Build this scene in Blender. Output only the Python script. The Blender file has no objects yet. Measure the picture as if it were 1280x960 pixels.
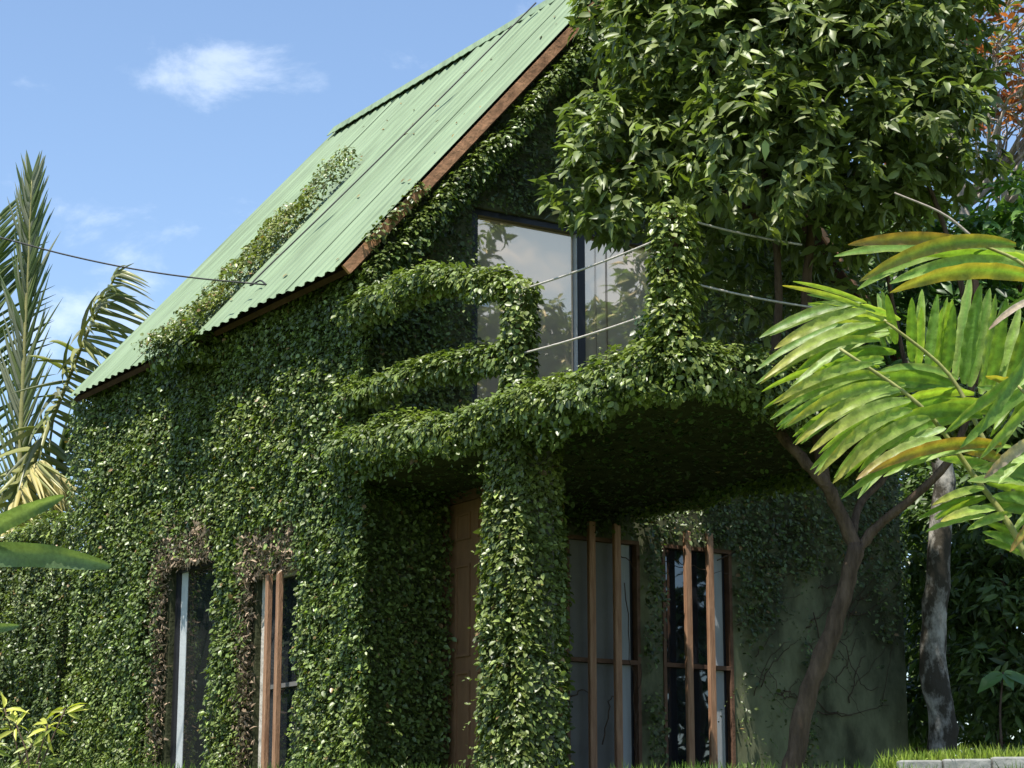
import bpy, math, random
import numpy as np
from mathutils import Vector, Matrix

random.seed(4)
RNG = np.random.default_rng(11)
scene = bpy.context.scene
col = scene.collection
EYE = 1.6                                   # eye height above the drive
FPX, TILT, TH = 2660.6, 0.2208, 0.5721      # focal length in photo pixels, tilt up, house heading

# ------------------------------------------------------------------ camera
cam_data = bpy.data.cameras.new('camera')
cam = bpy.data.objects.new('camera', cam_data)
col.objects.link(cam)
cam.location = (0, 0, EYE)
cam.rotation_euler = (math.pi / 2 + TILT, 0, 0)
cam_data.sensor_width = 36
cam_data.lens = FPX / 1280 * 36
cam_data.clip_end = 2000
scene.camera = cam

# ------------------------------------------------------------------ light
SUN = Vector((-0.190, -0.310, 1.0)).normalized()       # towards the sun: high, behind the camera
SUN_EL = math.asin(SUN.z)
SUN_ROT = math.atan2(SUN.x, SUN.y)
sun_data = bpy.data.lights.new('sun', 'SUN')
sun_data.energy = 5.0
sun_data.angle = math.radians(0.53)
sun_data.color = (1.0, 0.95, 0.87)
sun = bpy.data.objects.new('sun', sun_data)
col.objects.link(sun)
sun.location = (0, 0, 40)
sun.rotation_euler = (-SUN).to_track_quat('-Z', 'Y').to_euler()

world = bpy.data.worlds.new('World')
scene.world = world
world.use_nodes = True
wn, wl = world.node_tree.nodes, world.node_tree.links
wn.clear()
w_out = wn.new('ShaderNodeOutputWorld')
w_bg = wn.new('ShaderNodeBackground')
w_bg.inputs['Strength'].default_value = 0.118
sky = wn.new('ShaderNodeTexSky')
sky.sky_type = 'NISHITA'
sky.sun_disc = False
sky.sun_elevation = SUN_EL
sky.sun_rotation = SUN_ROT
sky.air_density = 1.0
sky.dust_density = 0.3
sky.ozone_density = 1.9


def px_dir(x, y):
    a, b = (x - 640) / FPX, (480 - y) / FPX
    return Vector((a, math.cos(TILT) - b * math.sin(TILT), math.sin(TILT) + b * math.cos(TILT)))


def wmath(op, a, b=None, c=None):
    n = wn.new('ShaderNodeMath')
    n.operation = op
    for i, val in enumerate((a, b, c)):
        if val is None:
            continue
        if isinstance(val, (int, float)):
            n.inputs[i].default_value = val
        else:
            wl.new(val, n.inputs[i])
    return n.outputs[0]


def wvec(op, a, b):
    n = wn.new('ShaderNodeVectorMath')
    n.operation = op
    for i, val in enumerate((a, b)):
        if isinstance(val, (tuple, list, Vector)):
            n.inputs[i].default_value = tuple(val)
        else:
            wl.new(val, n.inputs[i])
    return n


tc = wn.new('ShaderNodeTexCoord')
noise1 = wn.new('ShaderNodeTexNoise')
noise1.inputs['Scale'].default_value = 22
noise1.inputs['Detail'].default_value = 9
noise1.inputs['Roughness'].default_value = 0.62
noise1.inputs['Distortion'].default_value = 0.25
mp = wn.new('ShaderNodeMapping')
mp.inputs['Scale'].default_value = (0.75, 0.75, 1.35)
wl.new(tc.outputs['Generated'], mp.inputs['Vector'])
wl.new(mp.outputs[0], noise1.inputs['Vector'])
# small cloud puffs drifting in the sky (direction, half width, half height)
puffs = [(px_dir(225, 88), .031, .017, 1.0), (px_dir(325, 100), .036, .022, 1.0), (px_dir(190, 103), .018, .009, .6),
         (px_dir(-10, 420), .16, .06, .95), (px_dir(1700, 60), .12, .05, .8), (Vector((.955, -.29, .30)), .30, .12, 1.6),  # the last here is out of view, added to brighten the window's reflection
         (Vector((-1, .2, .4)), .2, .08, .7), (Vector((.5, -1, .45)), .2, .08, .7), (Vector((-.6, -.8, .5)), .2, .08, .7)]
mask = None
for d, hw, hh, amt in puffs:
    d = d.normalized()
    s = Vector((d.y, -d.x, 0)).normalized()
    t = s.cross(d)
    ds = wvec('DOT_PRODUCT', tc.outputs['Generated'], s).outputs['Value']
    dt = wvec('DOT_PRODUCT', tc.outputs['Generated'], t).outputs['Value']
    df = wvec('DOT_PRODUCT', tc.outputs['Generated'], d).outputs['Value']
    q = wmath('ADD', wmath('POWER', wmath('ABSOLUTE', wmath('DIVIDE', ds, hw)), 2.0),
              wmath('POWER', wmath('ABSOLUTE', wmath('DIVIDE', dt, hh)), 2.0))
    g = wmath('MULTIPLY', wmath('MULTIPLY', wmath('EXPONENT', wmath('MULTIPLY', q, -1.1)), amt), wmath('GREATER_THAN', df, 0.0))
    mask = g if mask is None else wmath('ADD', mask, g)
den = wmath('ADD', wmath('MULTIPLY', mask, 0.40), wmath('MULTIPLY', wmath('SUBTRACT', noise1.outputs['Fac'], 0.54), 2.7))
mr = wn.new('ShaderNodeMapRange')
mr.interpolation_type = 'SMOOTHSTEP'
mr.inputs['From Min'].default_value = 0.14
mr.inputs['From Max'].default_value = 0.85
mr.inputs['To Max'].default_value = 0.30
wl.new(den, mr.inputs['Value'])
mixc = wn.new('ShaderNodeMix')
mixc.data_type = 'RGBA'
mixc.inputs['B'].default_value = (7.4, 7.8, 8.2, 1)
wl.new(mr.outputs[0], mixc.inputs['Factor'])
wl.new(sky.outputs[0], mixc.inputs['A'])
wl.new(mixc.outputs['Result'], w_bg.inputs['Color'])
wl.new(w_bg.outputs[0], w_out.inputs['Surface'])

scene.view_settings.view_transform = 'Standard'
scene.view_settings.look = 'None'
scene.view_settings.exposure = 0.86
scene.view_settings.gamma = 1.0
scene.view_settings.use_curve_mapping = False
scene.cycles.max_bounces = 8
scene.cycles.transparent_max_bounces = 8

# ------------------------------------------------------------------ frames of reference
CO = np.array([-1.46, 18.0])
UV = np.array([-math.sin(TH), math.cos(TH)])     # along the ridge, away
VV = np.array([math.cos(TH), math.sin(TH)])      # across the gable, to the right


def P(k, o, z):
    """house frame: k metres across the gable, o metres out of it, z above the eye"""
    c = CO + k * VV - o * UV
    return np.array([c[0], c[1], z + EYE])


def PX(x, y, Y):
    """a point at distance Y seen at this place in the photograph"""
    r = px_dir(x, y)
    s = Y / r.y
    return np.array([r.x * s, Y, r.z * s + EYE])


V3 = np.array([VV[0], VV[1], 0.0])
U3 = np.array([UV[0], UV[1], 0.0])
Z3 = np.array([0, 0, 1.0])
ZE, KR, ZR, RL = 5.11, 3.33, 8.91, 6.62          # eave, ridge place and height, roof length
SLOPE = (ZR - ZE) / KR
WK0, WK1, WO = 0.30, 6.72, -0.30                 # side wall plane, far side wall, gable wall plane
GZ = 0.60                                        # ground at the house, above the eye


# ------------------------------------------------------------------ noise for shaping
def vnoise(x, y, seed=0):
    x = np.asarray(x, float); y = np.asarray(y, float)
    xi, yi = np.floor(x).astype(np.int64), np.floor(y).astype(np.int64)
    fx, fy = x - xi, y - yi
    fx = fx * fx * (3 - 2 * fx); fy = fy * fy * (3 - 2 * fy)

    def h(a, b):
        n = (a * 374761393 + b * 668265263 + seed * 1442695041) & 0xFFFFFFFF
        n = ((n ^ (n >> 13)) * 1274126177) & 0xFFFFFFFF
        return ((n ^ (n >> 16)) & 0xFFFF) / 65535.0
    return (h(xi, yi) * (1 - fx) + h(xi + 1, yi) * fx) * (1 - fy) + (h(xi, yi + 1) * (1 - fx) + h(xi + 1, yi + 1) * fx) * fy


# ------------------------------------------------------------------ materials
def mat(name):
    m = bpy.data.materials.new(name)
    m.use_nodes = True
    return m, m.node_tree.nodes, m.node_tree.links, m.node_tree.nodes['Principled BSDF']


def plain(name, c, rough=0.7, var=0.25, scale=6.0, stretch=(1, 1, 1), bump=0.3, spec=0.3, c2=None, metallic=0.0, bscale=None, lo=0.3, hi=0.72):
    """a surface with mottled colour and fine relief"""
    m, n, l, b = mat(name)
    t = n.new('ShaderNodeTexCoord')
    mpn = n.new('ShaderNodeMapping')
    mpn.inputs['Scale'].default_value = stretch
    l.new(t.outputs['Object'], mpn.inputs['Vector'])
    no = n.new('ShaderNodeTexNoise')
    no.inputs['Scale'].default_value = scale
    no.inputs['Detail'].default_value = 7
    no.inputs['Roughness'].default_value = 0.65
    l.new(mpn.outputs[0], no.inputs['Vector'])
    r = n.new('ShaderNodeValToRGB')
    r.color_ramp.elements[0].position = lo
    r.color_ramp.elements[1].position = hi
    a = c2 if c2 else tuple(x * (1 - var) for x in c)
    r.color_ramp.elements[0].color = (*a, 1)
    r.color_ramp.elements[1].color = (*[min(1, x * (1 + var * 0.6)) for x in c], 1)
    l.new(no.outputs['Fac'], r.inputs[0])
    l.new(r.outputs[0], b.inputs['Base Color'])
    b.inputs['Roughness'].default_value = rough
    b.inputs['Specular IOR Level'].default_value = spec
    b.inputs['Metallic'].default_value = metallic
    if bump:
        n2 = n.new('ShaderNodeTexNoise')
        n2.inputs['Scale'].default_value = bscale or scale * 4
        n2.inputs['Detail'].default_value = 5
        l.new(mpn.outputs[0], n2.inputs['Vector'])
        bp = n.new('ShaderNodeBump')
        bp.inputs['Strength'].default_value = bump
        bp.inputs['Distance'].default_value = 0.02
        l.new(n2.outputs['Fac'], bp.inputs['Height'])
        l.new(bp.outputs[0], b.inputs['Normal'])
    return m


def leafmat(name, rough=0.38, spec=0.5, trans=0.22, tcol=(1.3, 1.5, 0.5), vein=False):
    m, n, l, b = mat(name)
    a = n.new('ShaderNodeAttribute')
    a.attribute_name = 'leafcol'
    l.new(a.outputs['Color'], b.inputs['Base Color'])
    b.inputs['Roughness'].default_value = rough
    b.inputs['Specular IOR Level'].default_value = spec
    tr = n.new('ShaderNodeBsdfTranslucent')
    mul = n.new('ShaderNodeMix')
    mul.data_type = 'RGBA'
    mul.blend_type = 'MULTIPLY'
    mul.inputs['Factor'].default_value = 1
    mul.inputs['B'].default_value = (*tcol, 1)
    l.new(a.outputs['Color'], mul.inputs['A'])
    l.new(mul.outputs['Result'], tr.inputs['Color'])
    mx = n.new('ShaderNodeMixShader')
    mx.inputs[0].default_value = trans
    l.new(b.outputs[0], mx.inputs[1])
    l.new(tr.outputs[0], mx.inputs[2])
    l.new(mx.outputs[0], n['Material Output'].inputs['Surface'])
    return m


M = {}
M['vine'] = leafmat('vine_leaf', 0.40, 0.5, 0.22)
M['tree_leaf'] = leafmat('tree_leaf', 0.44, 0.42, 0.28)
M['ginger'] = leafmat('ginger_leaf', 0.42, 0.4, 0.42, (1.5, 1.5, 0.5))
gm = M['ginger'].node_tree
ga = next(x for x in gm.nodes if x.type == 'ATTRIBUTE')
gt_ = gm.nodes.new('ShaderNodeTexCoord')
gno = gm.nodes.new('ShaderNodeTexNoise'); gno.inputs['Scale'].default_value = 38; gno.inputs['Detail'].default_value = 6; gno.inputs['Roughness'].default_value = .7
gr2 = gm.nodes.new('ShaderNodeMapRange'); gr2.inputs['From Min'].default_value = .3; gr2.inputs['From Max'].default_value = .7; gr2.inputs['To Min'].default_value = .78; gr2.inputs['To Max'].default_value = 1.38
gmx = gm.nodes.new('ShaderNodeVectorMath'); gmx.operation = 'SCALE'
gm.links.new(gt_.outputs['Object'], gno.inputs['Vector']); gm.links.new(gno.outputs['Fac'], gr2.inputs['Value'])
gm.links.new(ga.outputs['Color'], gmx.inputs[0]); gm.links.new(gr2.outputs[0], gmx.inputs['Scale'])
gbp = gm.nodes.new('ShaderNodeBump'); gbp.inputs['Strength'].default_value = .25; gbp.inputs['Distance'].default_value = .01
gm.links.new(gno.outputs['Fac'], gbp.inputs['Height'])
for nd in list(gm.nodes):
    if nd.type == 'BSDF_PRINCIPLED':
        gm.links.new(gmx.outputs[0], nd.inputs['Base Color']); gm.links.new(gbp.outputs[0], nd.inputs['Normal'])
    if nd.type == 'MIX':
        gm.links.new(gmx.outputs[0], nd.inputs['A'])
M['palm'] = leafmat('palm_leaf', 0.4, 0.45, 0.25)
M['grass'] = leafmat('grass_blade', 0.5, 0.3, 0.35)
M['dry'] = leafmat('dry_twig', 0.85, 0.1, 0.1, (1, 1, 1))
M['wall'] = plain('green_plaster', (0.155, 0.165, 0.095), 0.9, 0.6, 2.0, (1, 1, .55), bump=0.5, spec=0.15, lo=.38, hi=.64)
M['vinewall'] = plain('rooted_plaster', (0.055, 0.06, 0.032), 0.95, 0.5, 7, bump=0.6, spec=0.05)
M['concrete'] = plain('grey_concrete', (0.27, 0.27, 0.25), 0.9, 0.35, 5, bump=0.5, spec=0.15)
M['soil'] = plain('garden_soil', (0.07, 0.055, 0.035), 0.95, 0.4, 3, bump=0.6, c2=(0.035, 0.05, 0.018))
M['lawn'] = plain('mown_ground', (0.07, 0.10, 0.03), 0.95, 0.4, 2, bump=0.5)
M['bark'] = plain('brown_bark', (0.115, 0.078, 0.052), 0.9, 0.45, 7, (2.2, 2.2, 0.5), 1.0, 0.12, bscale=26, lo=.36, hi=.66)
M['greybark'] = plain('lichen_bark', (0.33, 0.31, 0.27), 0.95, 0.2, 5, (1, 1, 0.6), 0.9, 0.1, c2=(0.055, 0.048, 0.036), lo=.47, hi=.62)
M['twigbark'] = plain('pale_twig', (0.36, 0.31, 0.26), 0.9, 0.4, 8, bump=0.4, spec=0.1)
M['stem'] = plain('vine_stem', (0.10, 0.07, 0.05), 0.95, 0.4, 20, bump=0.4, spec=0.1)
M['rust'] = plain('rust_painted_board', (0.48, 0.25, 0.135), 0.85, 0.55, 5, bump=0.4, spec=0.2)
M['darkwood'] = plain('dark_soffit_wood', (0.07, 0.038, 0.024), 0.85, 0.4, 7, bump=0.3, spec=0.15)
M['bar'] = plain('tan_timber', (0.38, 0.225, 0.135), 0.7, 0.3, 6, (6, 6, 0.6), 0.35, 0.25, c2=(0.24, 0.12, 0.065))
M['door'] = plain('brown_door_paint', (0.23, 0.125, 0.068), 0.55, 0.2, 5, (3, 3, 0.5), 0.15, 0.3)
M['framewood'] = plain('brown_frame_wood', (0.15, 0.085, 0.055), 0.8, 0.35, 8, bump=0.3, spec=0.2)
M['blackframe'] = plain('black_metal_frame', (0.018, 0.018, 0.022), 0.4, 0.2, 12, bump=0.05, spec=0.4)
M['palealu'] = plain('pale_aluminium', (0.55, 0.58, 0.59), 0.45, 0.12, 10, bump=0.1, spec=0.4)
M['whitejamb'] = plain('weathered_white_paint', (0.62, 0.58, 0.52), 0.8, 0.35, 9, bump=0.3, c2=(0.30, 0.27, 0.22))
M['screen'] = plain('grey_insect_screen', (0.17, 0.165, 0.155), 0.75, 0.2, 2.2, bump=0.1, spec=0.25)
M['curtain'] = plain('pale_curtain', (0.36, 0.38, 0.39), 0.8, 0.12, 3, (8, 8, .6), 0.2, 0.2)
M['cable'] = plain('black_cable', (0.03, 0.03, 0.03), 0.6, 0.2, 20, bump=0.1)
M['rope'] = plain('pale_rope', (0.50, 0.46, 0.40), 0.8, 0.3, 40, bump=0.4)
M['porcelain'] = plain('white_lamp_holder', (0.75, 0.74, 0.70), 0.4, 0.1, 10, bump=0)
M['paper'] = plain('white_paper', (0.80, 0.82, 0.84), 0.7, 0.05, 10, bump=0)
M['ink'] = plain('blue_ink', (0.12, 0.20, 0.45), 0.7, 0.05, 10, bump=0)
M['cord'] = plain('brown_cord', (0.13, 0.09, 0.06), 0.8, 0.2, 20, bump=0.1)


def mirror_glass(name, base, gloss, fac, rough=0.015):
    """tinted reflecting glass with a blind or a dark room right behind it"""
    m, n, l, b = mat(name)
    b.inputs['Base Color'].default_value = (*base, 1)
    b.inputs['Roughness'].default_value = 0.9
    b.inputs['Specular IOR Level'].default_value = 0
    g = n.new('ShaderNodeBsdfGlossy')
    g.inputs['Color'].default_value = (*gloss, 1)
    g.inputs['Roughness'].default_value = rough
    no = n.new('ShaderNodeTexNoise')
    no.inputs['Scale'].default_value = 1.3
    bp = n.new('ShaderNodeBump')
    bp.inputs['Strength'].default_value = 0.04
    bp.inputs['Distance'].default_value = 0.05
    t = n.new('ShaderNodeTexCoord')
    l.new(t.outputs['Object'], no.inputs['Vector'])
    l.new(no.outputs['Fac'], bp.inputs['Height'])
    l.new(bp.outputs[0], g.inputs['Normal'])
    mx = n.new('ShaderNodeMixShader')
    mx.inputs[0].default_value = fac
    l.new(b.outputs[0], mx.inputs[1])
    l.new(g.outputs[0], mx.inputs[2])
    l.new(mx.outputs[0], n['Material Output'].inputs['Surface'])
    return m


M['bigglass'] = mirror_glass('bronze_reflecting_glass', (0.92, 0.76, 0.60), (1.0, 0.73, 0.50), 0.68)
M['darkglass'] = mirror_glass('dark_window_glass', (0.016, 0.018, 0.022), (0.75, 0.8, 0.85), 0.14)
M['leftglass'] = mirror_glass('grey_window_glass', (0.022, 0.024, 0.024), (0.8, 0.8, 0.78), 0.26)

# painted metal sheet: faded green with streaks that run down the slope
m, n, l, b = mat('green_roof_paint')
t = n.new('ShaderNodeTexCoord')
oi = n.new('ShaderNodeObjectInfo')
add = n.new('ShaderNodeVectorMath'); add.operation = 'ADD'
sc_ = n.new('ShaderNodeVectorMath'); sc_.operation = 'SCALE'
sc_.inputs[0].default_value = (13, 7, 0)
l.new(oi.outputs['Random'], sc_.inputs['Scale'])
l.new(t.outputs['Object'], add.inputs[0]); l.new(sc_.outputs[0], add.inputs[1])
mp1 = n.new('ShaderNodeMapping'); mp1.inputs['Scale'].default_value = (9, 0.45, 1)
l.new(add.outputs[0], mp1.inputs['Vector'])
n1 = n.new('ShaderNodeTexNoise'); n1.inputs['Scale'].default_value = 1.6; n1.inputs['Detail'].default_value = 8
n1.inputs['Roughness'].default_value = 0.7
l.new(mp1.outputs[0], n1.inputs['Vector'])
mp2 = n.new('ShaderNodeMapping'); mp2.inputs['Scale'].default_value = (1, 0.6, 1)
l.new(add.outputs[0], mp2.inputs['Vector'])
n2 = n.new('ShaderNodeTexNoise'); n2.inputs['Scale'].default_value = 1.1; n2.inputs['Detail'].default_value = 5
l.new(mp2.outputs[0], n2.inputs['Vector'])
r1 = n.new('ShaderNodeValToRGB')
r1.color_ramp.elements[0].position = 0.36; r1.color_ramp.elements[1].position = 0.60
r1.color_ramp.elements[0].color = (0.110, 0.152, 0.084, 1)
r1.color_ramp.elements[1].color = (0.190, 0.262, 0.150, 1)
l.new(n1.outputs['Fac'], r1.inputs[0])
mx = n.new('ShaderNodeMix'); mx.data_type = 'RGBA'
mrr = n.new('ShaderNodeMapRange'); mrr.inputs['From Min'].default_value = 0.42; mrr.inputs['From Max'].default_value = 0.7
mrr.inputs['To Max'].default_value = 0.6
l.new(n2.outputs['Fac'], mrr.inputs['Value'])
l.new(mrr.outputs[0], mx.inputs['Factor'])
l.new(r1.outputs[0], mx.inputs['A'])
mx.inputs['B'].default_value = (0.215, 0.285, 0.175, 1)
l.new(mx.outputs['Result'], b.inputs['Base Color'])
b.inputs['Roughness'].default_value = 0.55
b.inputs['Specular IOR Level'].default_value = 0.3
M['roof'] = m


# ------------------------------------------------------------------ object helpers
def link(o):
    col.objects.link(o)
    return o


def tag(o, label=None, cat=None, group=None, kind=None):
    if label: o['label'] = label
    if cat: o['category'] = cat
    if group: o['group'] = group
    if kind: o['kind'] = kind
    return o


def empty(name, loc, label, cat, group=None):
    o = bpy.data.objects.new(name, None)
    o.location = tuple(loc)
    o.empty_display_size = 0.2
    link(o)
    return tag(o, label, cat, group)


def adopt(o, parent):
    o.parent = parent
    if parent.type == 'EMPTY':
        o.matrix_parent_inverse = Matrix.Translation(-parent.location)
    return o


def raw(name, verts, faces, material, parent=None, smooth=False):
    me = bpy.data.meshes.new(name)
    me.from_pydata([tuple(map(float, p)) for p in verts], [], [tuple(f) for f in faces])
    me.materials.append(material)
    if smooth:
        me.polygons.foreach_set('use_smooth', [True] * len(me.polygons))
    me.update()
    o = link(bpy.data.objects.new(name, me))
    if parent is not None:
        adopt(o, parent)
    return o


def tris(name, V, F, C, material, parent=None, smooth=False):
    """big triangle soups, straight from arrays"""
    V = np.asarray(V, np.float32); F = np.asarray(F, np.int32)
    me = bpy.data.meshes.new(name)
    me.vertices.add(len(V)); me.vertices.foreach_set('co', V.ravel())
    me.loops.add(F.size); me.loops.foreach_set('vertex_index', F.ravel())
    me.polygons.add(len(F))
    me.polygons.foreach_set('loop_start', np.arange(0, F.size, 3, dtype=np.int32))
    if smooth:
        me.polygons.foreach_set('use_smooth', np.ones(len(F), bool))
    me.update(calc_edges=True)
    if C is not None:
        at = me.attributes.new('leafcol', 'FLOAT_COLOR', 'POINT')
        at.data.foreach_set('color', np.concatenate([np.asarray(C, np.float32), np.ones((len(C), 1), np.float32)], 1).ravel())
    me.materials.append(material)
    o = link(bpy.data.objects.new(name, me))
    if parent is not None:
        adopt(o, parent)
    return o


BOXF = [(0, 3, 2, 1), (4, 5, 6, 7), (0, 1, 5, 4), (1, 2, 6, 5), (2, 3, 7, 6), (3, 0, 4, 7)]


def kbox(k0, k1, o0, o1, z0, z1):
    return [P(k, o, z) for z in (z0, z1) for k, o in ((k0, o1), (k1, o1), (k1, o0), (k0, o0))]


def boxes(lst):
    v, f = [], []
    for bx in lst:
        i = len(v)
        v += kbox(*bx)
        f += [tuple(j + i for j in q) for q in BOXF]
    return v, f


def housebox(name, bx, material, parent, bevel=0.0):
    v, f = boxes([bx])
    o = raw(name, v, f, material, parent)
    if bevel:
        md = o.modifiers.new('bevel', 'BEVEL'); md.width = bevel; md.segments = 1
    return o


def tube_arrays(pts, radii, seg=8):
    pts = np.asarray(pts, float)
    d = np.gradient(pts, axis=0)
    d /= np.linalg.norm(d, axis=1)[:, None] + 1e-9
    ref = np.array([0.31, 0.95, 0.05])
    a = np.cross(d, ref); a /= np.linalg.norm(a, axis=1)[:, None] + 1e-9
    b = np.cross(d, a)
    an = np.linspace(0, 2 * math.pi, seg, endpoint=False)
    V = pts[:, None, :] + (a[:, None, :] * np.cos(an)[None, :, None] + b[:, None, :] * np.sin(an)[None, :, None]) * np.asarray(radii)[:, None, None]
    V = V.reshape(-1, 3)
    F = []
    for i in range(len(pts) - 1):
        for j in range(seg):
            p, q = i * seg + j, i * seg + (j + 1) % seg
            F.append((p, q, q + seg)); F.append((p, q + seg, p + seg))
    nV = len(V)
    V = np.vstack([V, pts[0], pts[-1]])
    for j in range(seg):
        F.append((nV, (j + 1) % seg, j))
        e = (len(pts) - 1) * seg
        F.append((nV + 1, e + j, e + (j + 1) % seg))
    return V, np.array(F)


def smooth_path(pts, n):
    """Catmull-Rom through the points"""
    pts = np.asarray(pts, float)
    q = np.vstack([2 * pts[0] - pts[1], pts, 2 * pts[-1] - pts[-2]])
    out = []
    for t in np.linspace(0, len(pts) - 1 - 1e-6, n):
        i = int(t); s = t - i
        a, b, c, d = q[i], q[i + 1], q[i + 2], q[i + 3]
        out.append(0.5 * (2 * b + (c - a) * s + (2 * a - 5 * b + 4 * c - d) * s * s + (3 * b - a - 3 * c + d) * s ** 3))
    return np.array(out)


class Soup:
    def __init__(self): self.V, self.F, self.C, self.n = [], [], [], 0

    def add(self, V, F, C=None):
        self.V.append(np.asarray(V, float)); self.F.append(np.asarray(F) + self.n)
        self.C.append(np.tile(C, (len(V), 1)) if C is not None and np.ndim(C) == 1 else (C if C is not None else np.zeros((len(V), 3)) + .2))
        self.n += len(V)

    def tube(self, pts, r0, r1=None, seg=6, c=None):
        r = np.linspace(r0, r1 if r1 is not None else r0, len(pts))
        V, F = tube_arrays(pts, r, seg)
        self.add(V, F, c)

    def build(self, name, material, parent=None, smooth=False, colour=True):
        return tris(name, np.vstack(self.V), np.vstack(self.F), np.vstack(self.C) if colour else None, material, parent, smooth)


# ------------------------------------------------------------------ leaves
T_VINE = (np.array([(0, 0, 0), (.5, 0, -.05), (1, 0, -.14), (.24, .36, .04), (.24, -.36, .04), (.62, .40, .03), (.62, -.40, .03)]),
          np.array([(0, 1, 3), (3, 1, 5), (1, 2, 5), (0, 4, 1), (4, 6, 1), (1, 6, 2)]))
T_TREE = (np.array([(0, 0, 0), (.3, 0, -.02), (.65, 0, -.10), (1, 0, -.26), (.28, .42, .04), (.28, -.42, .04), (.62, .42, -.03), (.62, -.42, -.03)]),
          np.array([(0, 1, 4), (1, 2, 6), (1, 6, 4), (2, 3, 6), (0, 5, 1), (1, 7, 2), (1, 5, 7), (2, 7, 3)]))
T_BLADE = (np.array([(0, .5, 0), (0, -.5, 0), (.55, .4, .04), (.55, -.4, .04), (1, 0, -.12)]),
           np.array([(0, 1, 3), (0, 3, 2), (2, 3, 4)]))


def unit(a):
    return a / (np.linalg.norm(a, axis=-1, keepdims=True) + 1e-9)


def leaves(tpl, pos, nor, dirn, L, W, C):
    tv, tf = tpl
    L, W = np.asarray(L, float), np.asarray(W, float)
    nor = unit(nor)
    dirn = unit(dirn - nor * np.sum(dirn * nor, 1, keepdims=True))
    side = np.cross(nor, dirn)
    V = (pos[:, None, :] + tv[None, :, 0, None] * (L[:, None] * dirn)[:, None, :]
         + tv[None, :, 1, None] * (W[:, None] * side)[:, None, :] + tv[None, :, 2, None] * (L[:, None] * nor)[:, None, :])
    N, K = len(pos), len(tv)
    F = tf[None] + (np.arange(N) * K)[:, None, None]
    return V.reshape(-1, 3), F.reshape(-1, 3), np.repeat(C, K, axis=0)


def palette(n, base, var, warm=None, dry=0.0, drycol=(0.23, 0.15, 0.06)):
    """leaf colours: lightness and hue differ from leaf to leaf"""
    c = np.tile(np.array(base, float), (n, 1))
    c *= np.exp(RNG.normal(0, var, (n, 1)))
    w = RNG.random((n, 1)) if warm is None else warm[:, None]
    c = c * (1 - .4 * w) + (c * np.array([2.0, 1.6, .9])) * .4 * w
    if dry:
        d = RNG.random(n) < dry
        c[d] = np.array(drycol) * RNG.uniform(.6, 1.4, (d.sum(), 1))
    return c


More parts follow.
